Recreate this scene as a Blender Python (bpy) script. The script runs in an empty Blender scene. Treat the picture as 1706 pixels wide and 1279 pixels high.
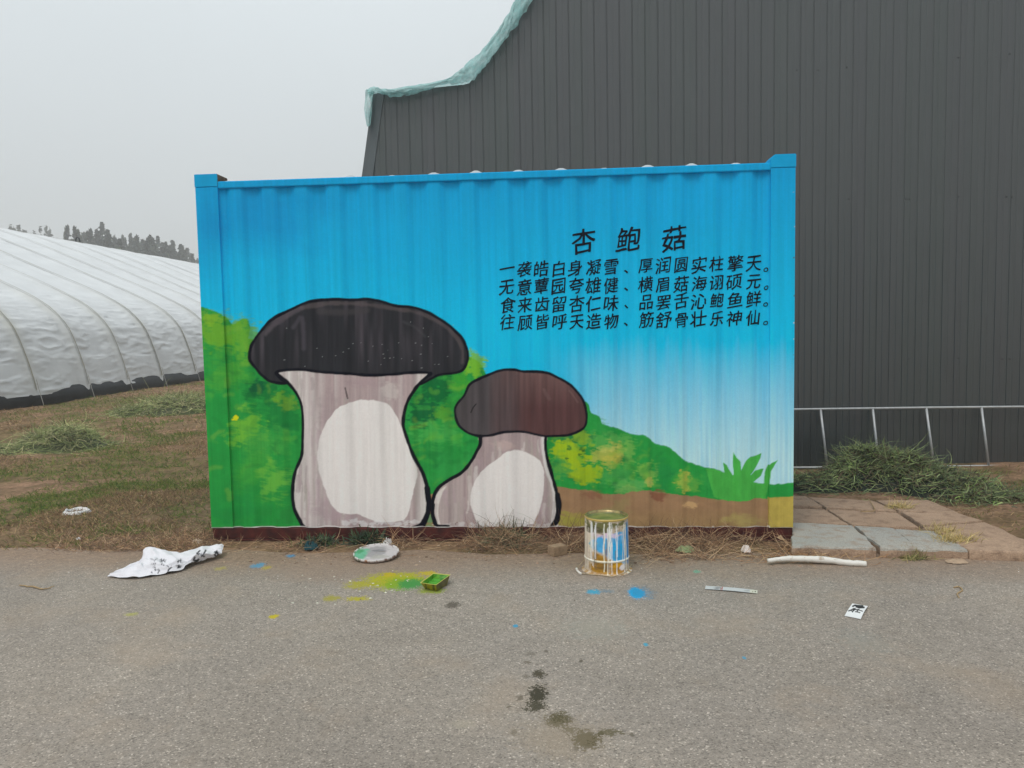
import bpy, bmesh, math, random
import numpy as np
from mathutils import Matrix, Vector

# ------------------------------------------------------------------ camera / world / sun / exposure
SC = bpy.context.scene
F, CX, CY = 1280.0, 853.0, 639.5
YAW, PITCH, ROLL = [math.radians(a) for a in (4.1496, -4.0861, 1.1017)]
CAM = np.array([0.52607, -5.27015, 1.48608])
def _rot():
    a, b = math.cos(YAW), math.sin(YAW); r1 = np.array([[a, -b, 0], [b, a, 0], [0, 0, 1]])
    c, s = math.cos(PITCH), math.sin(PITCH); r2 = np.array([[1, 0, 0], [0, c, -s], [0, s, c]])
    c, s = math.cos(ROLL), math.sin(ROLL); r3 = np.array([[c, 0, s], [0, 1, 0], [-s, 0, c]])
    return r1 @ r2 @ r3
RM = _rot()
def ray(px, py): return RM @ np.array([(px - CX) / F, 1.0, -(py - CY) / F])
def G(px, py, z=0.0):
    d = ray(px, py); return CAM + d * (z - CAM[2]) / d[2]
def W(px, py, y=0.0):
    d = ray(px, py); return CAM + d * (y - CAM[1]) / d[1]
def PRJ(P):
    d = (np.asarray(P, float) - CAM) @ RM
    return CX + F * d[..., 0] / d[..., 1], CY - F * d[..., 2] / d[..., 1]

cd = bpy.data.cameras.new("camera"); cam = bpy.data.objects.new("camera", cd); SC.collection.objects.link(cam)
m4 = Matrix.Identity(4)
for i in range(3):
    m4[i][0] = RM[i, 0]; m4[i][1] = RM[i, 2]; m4[i][2] = -RM[i, 1]; m4[i][3] = CAM[i]
cam.matrix_world = m4
cd.sensor_width = 36; cd.lens = F / 1706 * 36; cd.clip_start = 0.05; cd.clip_end = 2000
SC.camera = cam

SUN_EL, SUN_AZ = math.radians(58), math.radians(205)      # high, behind the camera and a little to its left
wd = bpy.data.worlds.new("World"); SC.world = wd; wd.use_nodes = True
nt = wd.node_tree; nt.nodes.clear()
wo = nt.nodes.new("ShaderNodeOutputWorld"); bg = nt.nodes.new("ShaderNodeBackground")
sky = nt.nodes.new("ShaderNodeTexSky"); sky.sky_type = 'NISHITA'; sky.sun_disc = False
sky.sun_elevation = SUN_EL; sky.sun_rotation = SUN_AZ; sky.dust_density = 4; sky.air_density = 1.5
tc = nt.nodes.new("ShaderNodeTexCoord"); sx = nt.nodes.new("ShaderNodeSeparateXYZ")
nt.links.new(tc.outputs["Generated"], sx.inputs[0])
cr = nt.nodes.new("ShaderNodeValToRGB")                    # overcast: cloud deck brighter towards the zenith
for i, (p, c) in enumerate([(0.0, (5.5, 5.75, 5.8, 1)), (0.12, (6.0, 6.35, 6.5, 1)), (0.42, (7.75, 8.35, 8.6, 1)), (1.0, (11.5, 12.2, 12.6, 1))]):
    if i < 2: e = cr.color_ramp.elements[i]; e.position = p
    else: e = cr.color_ramp.elements.new(p)
    e.color = tuple(v / 13 for v in c[:3]) + (1,)
nt.links.new(sx.outputs[2], cr.inputs[0])
cn = nt.nodes.new("ShaderNodeTexNoise"); cn.inputs["Scale"].default_value = 2.2; cn.inputs["Detail"].default_value = 4
nt.links.new(tc.outputs["Generated"], cn.inputs["Vector"])
mr = nt.nodes.new("ShaderNodeMapRange"); mr.inputs[3].default_value = 12.4; mr.inputs[4].default_value = 13.6
nt.links.new(cn.outputs[0], mr.inputs[0])
sc_ = nt.nodes.new("ShaderNodeVectorMath"); sc_.operation = 'SCALE'
nt.links.new(cr.outputs[0], sc_.inputs[0]); nt.links.new(mr.outputs[0], sc_.inputs["Scale"])
mx = nt.nodes.new("ShaderNodeMix"); mx.data_type = 'RGBA'; mx.inputs[0].default_value = 0.93
nt.links.new(sky.outputs[0], mx.inputs[6]); nt.links.new(sc_.outputs[0], mx.inputs[7])
nt.links.new(mx.outputs[2], bg.inputs[0]); bg.inputs[1].default_value = 0.105
nt.links.new(bg.outputs[0], wo.inputs[0])

sd = bpy.data.lights.new("sun", 'SUN'); sd.energy = 1.2; sd.angle = math.radians(20); sd.color = (1, 0.97, 0.92)
sun = bpy.data.objects.new("sun", sd); SC.collection.objects.link(sun)
# direction TOWARDS the sun
sdir = Vector((math.cos(SUN_EL) * math.sin(SUN_AZ), math.cos(SUN_EL) * math.cos(SUN_AZ), math.sin(SUN_EL)))
sun.rotation_euler = sdir.to_track_quat('Z', 'Y').to_euler(); sun.location = (0, -6, 12)
SC.view_settings.view_transform = 'Standard'; SC.view_settings.look = 'None'
SC.view_settings.exposure = 0.0; SC.view_settings.gamma = 1.0
SC.render.engine = 'CYCLES'
SC.cycles.volume_bounces = 1; SC.cycles.max_bounces = 6; SC.cycles.use_denoising = True
EF, EG = 0.80, 1.08       # what a white front face / white ground displays at, to turn photo colours into albedo

# ------------------------------------------------------------------ helpers
random.seed(4); rng = np.random.default_rng(4)
def lin(c):
    c = np.asarray(c, float) / 255
    return np.where(c <= 0.04045, c / 12.92, ((c + 0.055) / 1.055) ** 2.4)
def pf(*c): return np.clip(lin(c) / EF, 0.004, 0.86)       # front-facing albedo for a displayed colour
def pg(*c): return np.clip(lin(c) / EG, 0.004, 0.86)       # ground-facing albedo
def hash2(ix, iy, s):
    h = np.sin(ix * 127.1 + iy * 311.7 + s * 74.7) * 43758.5453
    return h - np.floor(h)
def vnoise(x, y, s=0):
    ix, iy = np.floor(x), np.floor(y); fx, fy = x - ix, y - iy
    fx = fx * fx * (3 - 2 * fx); fy = fy * fy * (3 - 2 * fy)
    a, b = hash2(ix, iy, s), hash2(ix + 1, iy, s); c, d = hash2(ix, iy + 1, s), hash2(ix + 1, iy + 1, s)
    return (a * (1 - fx) + b * fx) * (1 - fy) + (c * (1 - fx) + d * fx) * fy
def fbm(x, y, s=0, o=4):
    r, a, t = 0, 1.0, 0
    for k in range(o):
        r = r + a * vnoise(x * 2 ** k, y * 2 ** k, s + k * 7); t += a; a *= 0.5
    return r / t
def spline(P, n=5, closed=True):
    P = np.asarray(P, float); N = len(P); out = []
    rngk = range(N) if closed else range(N - 1)
    for i in rngk:
        if closed: a, b, c, d = P[i - 1], P[i], P[(i + 1) % N], P[(i + 2) % N]
        else: a, b, c, d = P[max(i - 1, 0)], P[i], P[i + 1], P[min(i + 2, N - 1)]
        for t in np.arange(n) / n:
            out.append(0.5 * (2 * b + (c - a) * t + (2 * a - 5 * b + 4 * c - d) * t * t + (3 * b - a - 3 * c + d) * t ** 3))
    if not closed: out.append(P[-1])
    return np.array(out)
def seg_dist(x, y, P, closed=True):
    d = np.full(x.shape, 1e9); N = len(P)
    for i in range(N if closed else N - 1):
        a, b = P[i], P[(i + 1) % N]; v = b - a; L = v @ v + 1e-9
        t = np.clip(((x - a[0]) * v[0] + (y - a[1]) * v[1]) / L, 0, 1)
        d = np.minimum(d, (x - a[0] - t * v[0]) ** 2 + (y - a[1] - t * v[1]) ** 2)
    return np.sqrt(d)
def inside(x, y, P):
    r = np.zeros(x.shape, bool); j = len(P) - 1
    for i in range(len(P)):
        a, b = P[i], P[j]
        if a[1] != b[1]:
            r ^= ((a[1] > y) != (b[1] > y)) & (x < (b[0] - a[0]) * (y - a[1]) / (b[1] - a[1]) + a[0])
        j = i
    return r
class Paint:
    """Paint laid on a surface: colours per vertex, worked out where each vertex falls on the design."""
    def __init__(s, x, y, base): s.x, s.y = x, y; s.c = np.array(np.broadcast_to(base, x.shape + (3,)), float)
    def mix(s, m, col): s.c = s.c * (1 - m[..., None]) + np.asarray(col) * m[..., None]
    def poly(s, P, col, soft=1.2, n=5, wob=0, a=1.0, smooth=True):
        P = spline(P, n) if smooth else np.asarray(P, float)
        lo, hi = P.min(0) - 12, P.max(0) + 12
        k = (s.x > lo[0]) & (s.x < hi[0]) & (s.y > lo[1]) & (s.y < hi[1])
        if not k.any(): return
        x, y = s.x[k], s.y[k]
        if wob:
            x = x + wob * (fbm(x / 9, y / 9, 3) - .5) * 2; y = y + wob * (fbm(x / 9, y / 9, 13) - .5) * 2
        d = seg_dist(x, y, P); d = np.where(inside(x, y, P), d, -d)
        m = np.clip(d / soft + .5, 0, 1) * a
        cc = col(s.x[k], s.y[k]) if callable(col) else np.asarray(col)
        s.c[k] = s.c[k] * (1 - m[:, None]) + cc * m[:, None]
    def line(s, P, col, w, closed=False, n=4, soft=1.0, a=1.0, jit=0.25):
        P = spline(P, n, closed) if n > 1 else np.asarray(P, float)
        lo, hi = P.min(0) - 12, P.max(0) + 12
        k = (s.x > lo[0]) & (s.x < hi[0]) & (s.y > lo[1]) & (s.y < hi[1])
        if not k.any(): return
        x, y = s.x[k], s.y[k]; ww = w * (1 + jit * 2 * (fbm(x / 14, y / 14, 5) - .5))
        m = np.clip((ww - seg_dist(x, y, P, closed)) / soft + .5, 0, 1) * a
        s.c[k] = s.c[k] * (1 - m[:, None]) + np.asarray(col) * m[:, None]
    def blob(s, px, py, rx, ry, col, a=1.0, sc=10, sd=0, hard=.35, amp=.9):
        k = (abs(s.x - px) < rx * 1.7) & (abs(s.y - py) < ry * 1.7)
        if not k.any(): return
        x, y = s.x[k], s.y[k]
        r = np.hypot((x - px) / rx, (y - py) / ry) + amp * ((fbm(x / sc, y / (sc * .7), sd, 5) - .5) * 1.7 + (vnoise(x / 16 + y / 22, y / 1.6 - x / 9, sd + 3) - .5) * .45)
        m = np.clip((1 - r) / hard, 0, 1) * a
        s.c[k] = s.c[k] * (1 - m[:, None]) + np.asarray(col) * m[:, None]

def mesh_np(name, V, faces, col=None, smooth=False):
    """faces: (n,k) int array or a list of tuples"""
    me = bpy.data.meshes.new(name)
    V = np.asarray(V, np.float32).reshape(-1, 3)
    if isinstance(faces, np.ndarray):
        n, k = faces.shape
        me.vertices.add(len(V)); me.vertices.foreach_set("co", V.ravel())
        me.loops.add(n * k); me.loops.foreach_set("vertex_index", faces.astype(np.int32).ravel())
        me.polygons.add(n); me.polygons.foreach_set("loop_start", np.arange(0, n * k, k, dtype=np.int32))
        me.update(calc_edges=True)
    else:
        me.from_pydata([tuple(map(float, v)) for v in V], [], [tuple(map(int, f)) for f in faces]); me.update()
    if col is not None:
        at = me.color_attributes.new("Col", 'FLOAT_COLOR', 'POINT')
        c4 = np.ones((len(V), 4), np.float32); c4[:, :3] = np.asarray(col).reshape(-1, 3); at.data.foreach_set("color", c4.ravel())
    if smooth: me.polygons.foreach_set("use_smooth", np.ones(len(me.polygons), bool))
    me.validate(); return me
def root_of(o):
    while o.parent: o = o.parent
    return o
def link(name, me, mat, parent=None, loc=(0, 0, 0)):
    """verts are in world space: re-origin them on the thing's base"""
    base = Vector(root_of(parent).location) if parent else Vector(loc)
    me.transform(Matrix.Translation(-base))
    o = bpy.data.objects.new(name, me)
    for m in (mat if isinstance(mat, (list, tuple)) else [mat]): me.materials.append(m)
    SC.collection.objects.link(o)
    if parent: o.parent = parent
    else: o.location = base
    return o
def thing(name, label, cat, loc, group=None):
    o = bpy.data.objects.new(name, None); SC.collection.objects.link(o); o.location = loc; o.empty_display_size = .2
    return tag(o, label, cat, group)
def tag(o, label, cat, group=None, kind=None):
    o["label"] = label; o["category"] = cat
    if group: o["group"] = group
    if kind: o["kind"] = kind
    return o
def struct(o, label=None, kind="structure"):
    o["kind"] = kind
    if label: o["label"] = label
    return o
def copy_tree(o, parent=None):
    c = o.copy(); SC.collection.objects.link(c); c.parent = parent
    for ch in list(o.children): copy_tree(ch, c)
    return c
def gridfaces(ny, nx, closed=False):
    i = np.arange(ny * nx).reshape(ny, nx)
    if closed: i = np.concatenate([i, i[:, :1]], 1)
    return np.stack([i[:-1, :-1], i[:-1, 1:], i[1:, 1:], i[1:, :-1]], -1).reshape(-1, 4)
class MB:
    def __init__(s): s.v, s.f, s.c = [], [], []; s.n = 0
    def add(s, V, Fs, col=None):
        V = np.asarray(V, float).reshape(-1, 3); s.v.append(V); s.f += [tuple(int(i) + s.n for i in f) for f in Fs]; s.n += len(V)
        s.c.append(np.broadcast_to(np.ones(3) if col is None else np.asarray(col), (len(V), 3)))
    def box(s, a, b, col=None):
        (x0, y0, z0), (x1, y1, z1) = a, b
        s.add([(x0, y0, z0), (x1, y0, z0), (x1, y1, z0), (x0, y1, z0), (x0, y0, z1), (x1, y0, z1), (x1, y1, z1), (x0, y1, z1)],
              [(0, 3, 2, 1), (4, 5, 6, 7), (0, 1, 5, 4), (1, 2, 6, 5), (2, 3, 7, 6), (3, 0, 4, 7)], col)
    def tube(s, P, r, n=8, caps=True, col=None):
        P = np.asarray(P, float); r = np.broadcast_to(r, (len(P),)); rings = []
        for i in range(len(P)):
            t = P[min(i + 1, len(P) - 1)] - P[max(i - 1, 0)]; t = t / (np.linalg.norm(t) + 1e-9)
            u = np.cross(t, (0.13, 0.31, 0.94)); u /= np.linalg.norm(u) + 1e-9; w = np.cross(t, u)
            a = np.arange(n) * 2 * math.pi / n
            rings.append(P[i] + r[i] * (np.cos(a)[:, None] * u + np.sin(a)[:, None] * w))
        Fs = gridfaces(len(P), n, True).tolist()
        if caps: Fs += [tuple(range(n))[::-1], tuple(range((len(P) - 1) * n, len(P) * n))]
        s.add(np.concatenate(rings), Fs, col)
    def prism(s, P, z0, z1, col=None):
        n = len(P); V = [(p[0], p[1], z0) for p in P] + [(p[0], p[1], z1) for p in P]
        s.add(V, [tuple(range(n))[::-1], tuple(range(n, 2 * n))] + [(i, (i + 1) % n, n + (i + 1) % n, n + i) for i in range(n)], col)
    def mesh(s, name, smooth=False, bevel=0, seg=2, col=False):
        me = mesh_np(name, np.concatenate(s.v), s.f, np.concatenate(s.c) if col else None, smooth)
        if bevel:
            bm = bmesh.new(); bm.from_mesh(me)
            bmesh.ops.recalc_face_normals(bm, faces=bm.faces)
            bmesh.ops.bevel(bm, geom=bm.edges[:], offset=bevel, segments=seg, affect='EDGES', clamp_overlap=True)
            bm.to_mesh(me); bm.free()
        return me

# ------------------------------------------------------------------ materials
def newmat(name):
    m = bpy.data.materials.new(name); m.use_nodes = True; n = m.node_tree
    return m, n, n.nodes["Principled BSDF"]
def N(n, t, **k):
    o = n.nodes.new(t)
    for a, b in k.items(): setattr(o, a, b)
    return o
def noise(n, vec, scale, detail=4, rough=.55):
    o = N(n, "ShaderNodeTexNoise"); o.inputs["Scale"].default_value = scale; o.inputs["Detail"].default_value = detail
    o.inputs["Roughness"].default_value = rough
    if vec is not None: n.links.new(vec, o.inputs["Vector"])
    return o.outputs[0]
def ramp(n, fac, stops):
    o = N(n, "ShaderNodeValToRGB"); n.links.new(fac, o.inputs[0]); e = o.color_ramp.elements
    for i, (p, c) in enumerate(stops):
        q = e[i] if i < 2 else e.new(p)
        q.position = p; q.color = (c, c, c, 1) if np.isscalar(c) else (*c, 1)
    return o.outputs[0]
def mixc(n, fac, a, b, mode='MIX'):
    o = N(n, "ShaderNodeMix", data_type='RGBA', blend_type=mode)
    for s, v in ((0, fac), (6, a), (7, b)):
        if isinstance(v, bpy.types.NodeSocket): n.links.new(v, o.inputs[s])
        elif np.isscalar(v): o.inputs[s].default_value = v
        else: o.inputs[s].default_value = (*v, 1)
    return o.outputs[2]
def mth(n, op, a, b=None):
    o = N(n, "ShaderNodeMath", operation=op)
    for i, v in enumerate((a, b)):
        if v is None: continue
        if isinstance(v, bpy.types.NodeSocket): n.links.new(v, o.inputs[i])
        else: o.inputs[i].default_value = v
    return o.outputs[0]
def bump(n, bs, h, st, dist=.01):
    b = N(n, "ShaderNodeBump"); b.inputs["Strength"].default_value = st; b.inputs["Distance"].default_value = dist
    n.links.new(h, b.inputs["Height"]); n.links.new(b.outputs[0], bs.inputs["Normal"])
def pos(n): return N(n, "ShaderNodeNewGeometry").outputs["Position"]
def vcol_mat(name, rough=.6, spec=.3, nscale=40, bst=.15, bdist=.002, var=.12, trans=0):
    m, n, b = newmat(name); a = N(n, "ShaderNodeVertexColor", layer_name="Col"); p = pos(n)
    k = noise(n, p, nscale, 5); v = ramp(n, k, [(.25, 1 - var), (.75, 1 + var)])
    n.links.new(mixc(n, 1.0, a.outputs[0], v, 'MULTIPLY'), b.inputs["Base Color"])
    b.inputs["Roughness"].default_value = rough; b.inputs["Specular IOR Level"].default_value = spec
    if bst: bump(n, b, k, bst, bdist)
    return m
def plain_mat(name, col, rough=.6, spec=.3, metal=0, nscale=20, var=.2, bst=.1, bdist=.003, col2=None, lo=.35, hi=.7):
    m, n, b = newmat(name); p = pos(n); k = noise(n, p, nscale, 6)
    c2 = col2 if col2 is not None else np.asarray(col) * (1 - var); f = ramp(n, k, [(lo, 0.0), (hi, 1.0)])
    n.links.new(mixc(n, f, col, c2), b.inputs["Base Color"])
    b.inputs["Roughness"].default_value = rough; b.inputs["Specular IOR Level"].default_value = spec; b.inputs["Metallic"].default_value = metal
    if bst: bump(n, b, k, bst, bdist)
    return m

MURAL = vcol_mat("painted_steel", .6, .1, 90, .12, .0015, .05)
BLUE = plain_mat("blue_steel_paint", pf(0, 152, 202), .55, .12, 0, 6, .15, .05)
RUSTRED = plain_mat("red_oxide_steel", pf(78, 36, 32), .65, .2, 0, 14, .3, .2, .002, pf(48, 26, 25))
RUST = plain_mat("rusty_steel", pf(104, 84, 66), .8, .2, 0, 30, .3, .3, .002, pf(60, 48, 44))
ROOFW = plain_mat("weathered_roof_paint", (.55, .60, .61), .55, .3, 0, 5, .15, .05)
INK = plain_mat("black_paint", (.004, .005, .014), .6, .12, 0, 60, .2, .05, .001)
WALLM, n_, b_ = newmat("dark_grey_cladding")
p_ = pos(n_); s_ = N(n_, "ShaderNodeSeparateXYZ"); n_.links.new(p_, s_.inputs[0])
pan = noise(n_, mth(n_, 'MULTIPLY', s_.outputs[0], 1.6), 1.0, 2)                       # tint from panel to panel
v_ = N(n_, "ShaderNodeCombineXYZ"); n_.links.new(s_.outputs[0], v_.inputs[0]); n_.links.new(mth(n_, 'MULTIPLY', s_.outputs[2], .08), v_.inputs[2])
stk = noise(n_, v_.outputs[0], 14, 4)
wc = mixc(n_, ramp(n_, pan, [(.4, 0.), (.62, 1.)]), (.040, .043, .045), (.036, .045, .042))
wc = mixc(n_, ramp(n_, stk, [(.35, 0.), (.8, .35)]), wc, (.06, .065, .065))
n_.links.new(wc, b_.inputs["Base Color"]); b_.inputs["Roughness"].default_value = .33; b_.inputs["Specular IOR Level"].default_value = .9
bump(n_, b_, noise(n_, p_, 3, 2), .06, .02)
TRIM = plain_mat("grey_trim", (.10, .115, .12), .45, .4, 0, 4, .15, .03)
SCREW = plain_mat("zinc_screw", (.09, .095, .095), .4, .5, .6, 30, .1, 0)
NET, n_, b_ = newmat("teal_netting")
k_ = noise(n_, pos(n_), 7, 5)
c_ = mixc(n_, ramp(n_, k_, [(.3, 0.), (.7, 1.)]), (.36, .67, .66), (.56, .80, .78))
n_.links.new(c_, b_.inputs["Base Color"]); b_.inputs["Roughness"].default_value = .8
t_ = N(n_, "ShaderNodeBsdfTranslucent"); n_.links.new(c_, t_.inputs[0]); mm = N(n_, "ShaderNodeMixShader"); mm.inputs[0].default_value = .45
n_.links.new(b_.outputs[0], mm.inputs[1]); n_.links.new(t_.outputs[0], mm.inputs[2])
tp_ = N(n_, "ShaderNodeBsdfTransparent"); m2 = N(n_, "ShaderNodeMixShader"); n_.links.new(ramp(n_, noise(n_, pos(n_), 16, 5, .7), [(.35, .05), (.7, .55)]), m2.inputs[0])
n_.links.new(mm.outputs[0], m2.inputs[1]); n_.links.new(tp_.outputs[0], m2.inputs[2]); n_.links.new(m2.outputs[0], n_.nodes["Material Output"].inputs[0])
COVER = vcol_mat("white_quilt", .7, .2, 2.2, .25, .05, .06)
SKIRT = plain_mat("black_film", (.008, .009, .011), .45, .25, 0, 3, .2, .3, .03, (.022, .024, .027))
STRAP = plain_mat("grey_strap", (.30, .30, .27), .8, .2, 0, 2, .2, 0, .01, (.34, .31, .22))
CORD = plain_mat("pale_cord", (.38, .37, .34), .8, .2, 0, 2, .2, 0)
GALV = plain_mat("galvanised_pipe", (.46, .47, .47), .45, .4, .35, 25, .2, .05)
GRASS = vcol_mat("grass_blades", .75, .15, 4, 0, .01, .1)
STRAW = vcol_mat("dry_stalks", .7, .2, 30, 0, .01, .12)
WEED = vcol_mat("cut_weeds", .65, .25, 12, 0, .01, .15)
PAPER = vcol_mat("paper", .75, .2, 30, .1, .004, .03)
BUCK = vcol_mat("paint_covered_metal", .4, .4, 60, .3, .002, .06)
TIN = plain_mat("tarnished_tin", (.42, .33, .13), .35, .5, .5, 30, .3, .1, .002, (.20, .15, .07))
WIRE = plain_mat("wire", (.42, .34, .22), .45, .4, .4, 40, .3, 0)
WHITEP = plain_mat("chipped_white_paint", (.72, .69, .63), .6, .3, 0, 26, .3, .3, .003, (.36, .27, .18), .58, .72)
BRICK = plain_mat("dusty_brick", pg(164, 140, 114), .9, .1, 0, 40, .25, .5, .004)
LEAF = vcol_mat("poplar_leaves", .7, .15, 1.5, 0, .01, .2)
BARK = plain_mat("bark", (.09, .08, .065), .9, .1, 0, 6, .3, .3)
WOODY = plain_mat("bare_wood", pg(176, 150, 112), .8, .15, 0, 30, .25, .2, .002)

def slab_mat(name, a, b, st):
    m, n, bs = newmat(name); p = pos(n)
    k1, k2, k3 = noise(n, p, 2.4, 5), noise(n, p, 13, 6), noise(n, p, 120, 3)
    c = mixc(n, ramp(n, k1, [(.35, 0.), (.68, 1.)]), a, b)
    c = mixc(n, ramp(n, k2, [(.50, 0.), (.70, .7)]), c, st)
    c = mixc(n, 1.0, c, ramp(n, k3, [(.3, .74), (.7, 1.2)]), 'MULTIPLY')
    n.links.new(c, bs.inputs["Base Color"]); bs.inputs["Roughness"].default_value = .9; bs.inputs["Specular IOR Level"].default_value = .15
    bump(n, bs, mixc(n, .5, k2, k3), .7, .012); return m
CONC_B = slab_mat("blue_stained_concrete", pg(166, 165, 158), pg(184, 177, 165), pg(158, 136, 116))
CONC = slab_mat("brown_stained_concrete", pg(184, 156, 132), pg(168, 142, 120), pg(136, 112, 94))

# ground soil
SOIL, n_, b_ = newmat("bare_soil"); p_ = pos(n_)
k1, k2, k3 = noise(n_, p_, .55, 6, .6), noise(n_, p_, 3.2, 6, .65), noise(n_, p_, 34, 5, .7)
c_ = mixc(n_, ramp(n_, k1, [(.42, 0.), (.58, 1.)]), pg(158, 126, 102), pg(132, 112, 82))
c_ = mixc(n_, ramp(n_, k2, [(.42, 0.), (.64, .8)]), c_, pg(92, 81, 54))
c_ = mixc(n_, 1.0, c_, ramp(n_, k3, [(.25, .55), (.75, 1.38)]), 'MULTIPLY'); c_ = mixc(n_, 1.0, c_, ramp(n_, noise(n_, p_, 11, 5, .7), [(.32, .66), (.68, 1.22)]), 'MULTIPLY')
n_.links.new(c_, b_.inputs["Base Color"]); b_.inputs["Roughness"].default_value = .95; b_.inputs["Specular IOR Level"].default_value = .1
bump(n_, b_, mixc(n_, .5, k3, k2), .8, .03)

# asphalt with its dust, oil and paint stains (each stain has its own place, size and colour)
ASPH, n_, b_ = newmat("worn_asphalt"); p_ = pos(n_); L_ = n_.links
vo = N(n_, "ShaderNodeTexVoronoi"); vo.inputs["Scale"].default_value = 165; L_.new(p_, vo.inputs["Vector"])
vs = N(n_, "ShaderNodeSeparateColor"); L_.new(vo.outputs["Color"], vs.inputs[0])
stone = ramp(n_, vs.outputs[0], [(0.0, .56), (.18, .86), (.75, 1.04), (.94, 1.2), (1.0, 1.9)])
fine = noise(n_, p_, 260, 3, .7); mid = noise(n_, p_, 28, 4, .6); big = noise(n_, p_, 1.1, 5, .6)
a_ = mixc(n_, ramp(n_, big, [(.35, 0.), (.66, 1.)]), pg(156, 146, 134), pg(148, 139, 129))
a_ = mixc(n_, 1.0, a_, stone, 'MULTIPLY'); a_ = mixc(n_, 1.0, a_, ramp(n_, fine, [(.25, .72), (.75, 1.28)]), 'MULTIPLY')
a_ = mixc(n_, 1.0, a_, ramp(n_, mid, [(.3, .9), (.7, 1.1)]), 'MULTIPLY')
patch = noise(n_, p_, .45, 3, .5); a_ = mixc(n_, 1.0, a_, ramp(n_, patch, [(.35, .90), (.65, 1.07)]), 'MULTIPLY'); blown = ramp(n_, noise(n_, p_, 1.7, 6, .62), [(.52, 0.), (.72, .5)]); a_ = mixc(n_, blown, a_, mixc(n_, 1.0, pg(160, 142, 122), ramp(n_, fine, [(.25, .76), (.75, 1.24)]), 'MULTIPLY')); patch2 = noise(n_, p_, 4.5, 4, .6); a_ = mixc(n_, 1.0, a_, ramp(n_, patch2, [(.3, .92), (.7, 1.06)]), 'MULTIPLY')
s_ = N(n_, "ShaderNodeSeparateXYZ"); L_.new(p_, s_.inputs[0])
edge = N(n_, "ShaderNodeMapRange"); L_.new(mth(n_, 'ADD', s_.outputs[1], mth(n_, 'MULTIPLY', mth(n_, 'ADD', noise(n_, p_, 2.3, 6, .65), mth(n_, 'MULTIPLY', mid, .35)), .55)), edge.inputs[0])
edge.inputs[1].default_value = -.52; edge.inputs[2].default_value = -.02
dust = mixc(n_, 1.0, mixc(n_, noise(n_, p_, 5, 4), pg(156, 132, 112), pg(140, 120, 100)), ramp(n_, fine, [(.2, .62), (.8, 1.32)]), 'MULTIPLY'); dust = mixc(n_, 1.0, dust, ramp(n_, mid, [(.25, .72), (.75, 1.22)]), 'MULTIPLY'); dust = mixc(n_, .5, dust, mixc(n_, 1.0, dust, stone, 'MULTIPLY'))
a_ = mixc(n_, mth(n_, 'MULTIPLY', edge.outputs[0], .92), a_, dust)
STAINS = [  # px, py, half width, half height, colour shown, strength, edge noise
    (610, 950, 190, 26, (150, 128, 110), .35, .5), (660, 968, 66, 17, (170, 168, 24), .95, .6), (720, 985, 26, 6, (150, 168, 40), .8, .7), (600, 975, 30, 8, (166, 160, 40), .8, .7), (672, 973, 40, 13, (122, 160, 40), .85, .6),
    (684, 974, 24, 10, (62, 142, 72), .9, .5), (712, 956, 20, 5, (190, 170, 30), .8, .7), (648, 958, 12, 4, (188, 168, 20), .8, .6),
    (553, 998, 18, 6, (160, 152, 40), .75, .8), (596, 998, 24, 5, (176, 166, 30), .85, .8), (456, 1028, 10, 4, (190, 172, 20), .9, .6),
    (220, 1024, 12, 4, (165, 165, 70), .6, .8), (1061, 989, 16, 11, (20, 162, 214), 1, .35), (1068, 988, 24, 13, (70, 130, 160), .5, .8),
    (989, 987, 13, 5, (60, 160, 190), .9, .7), (1010, 986, 14, 4, (90, 130, 150), .5, .8), (430, 943, 13, 6, (80, 148, 180), .8, .7),
    (444, 947, 9, 4, (178, 160, 60), .7, .7), (368, 948, 12, 4, (170, 160, 80), .6, .8), (484, 927, 9, 3, (70, 140, 180), .8, .6),
    (859, 1044, 5, 3, (60, 150, 185), .9, .5), (1076, 1075, 5, 3, (70, 160, 185), .9, .5), (1240, 1097, 4, 3, (70, 150, 180), .8, .5),
    (1160, 953, 8, 3, (90, 170, 140), .6, .6), (990, 1048, 70, 22, (150, 152, 142), .35, .8), (1440, 1070, 50, 26, (140, 144, 138), .3, .9),
    (755, 1009, 16, 7, (84, 76, 66), .8, .7), (899, 1124, 14, 9, (70, 64, 48), .9, .7), (895, 1158, 20, 19, (60, 56, 42), .95, .7),
    (893, 1178, 20, 12, (66, 62, 46), .9, .8), (866, 1164, 8, 6, (96, 88, 74), .7, .8), (932, 1201, 27, 15, (84, 77, 52), .95, .6),
    (953, 1218, 20, 10, (92, 84, 60), .8, .8), (978, 1234, 32, 19, (78, 70, 42), .95, .65), (1014, 1222, 26, 8, (96, 88, 64), .85, .7),
    (857, 1222, 6, 7, (104, 96, 82), .6, .7), (885, 1090, 12, 5, (100, 92, 80), .5, .9), (770, 1208, 26, 9, (166, 156, 138), .5, .7),
    (930, 1230, 90, 40, (150, 136, 116), .35, .7), (1053, 1226, 5, 4, (92, 84, 70), .7, .6), (880, 1105, 8, 3, (90, 80, 66), .7, .9), (968, 1103, 4, 3, (86, 78, 64), .8, .5), (876, 1128, 6, 4, (100, 90, 76), .6, .9), (1000, 1224, 8, 5, (90, 82, 58), .8, .8), (958, 1250, 8, 6, (110, 100, 84), .5, .9), (848, 1178, 6, 3, (96, 88, 72), .7, .8), (910, 1086, 4, 3, (92, 84, 72), .6, .6), (1240, 985, 40, 8, (140, 132, 122), .2, .6)]
sn = mixc(n_, .5, noise(n_, p_, 20, 5, .7), noise(n_, p_, 85, 4, .75)); sv = mixc(n_, .42, ramp(n_, sn, [(.36, 0.), (.64, 1.)]), vs.outputs[1])
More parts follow.
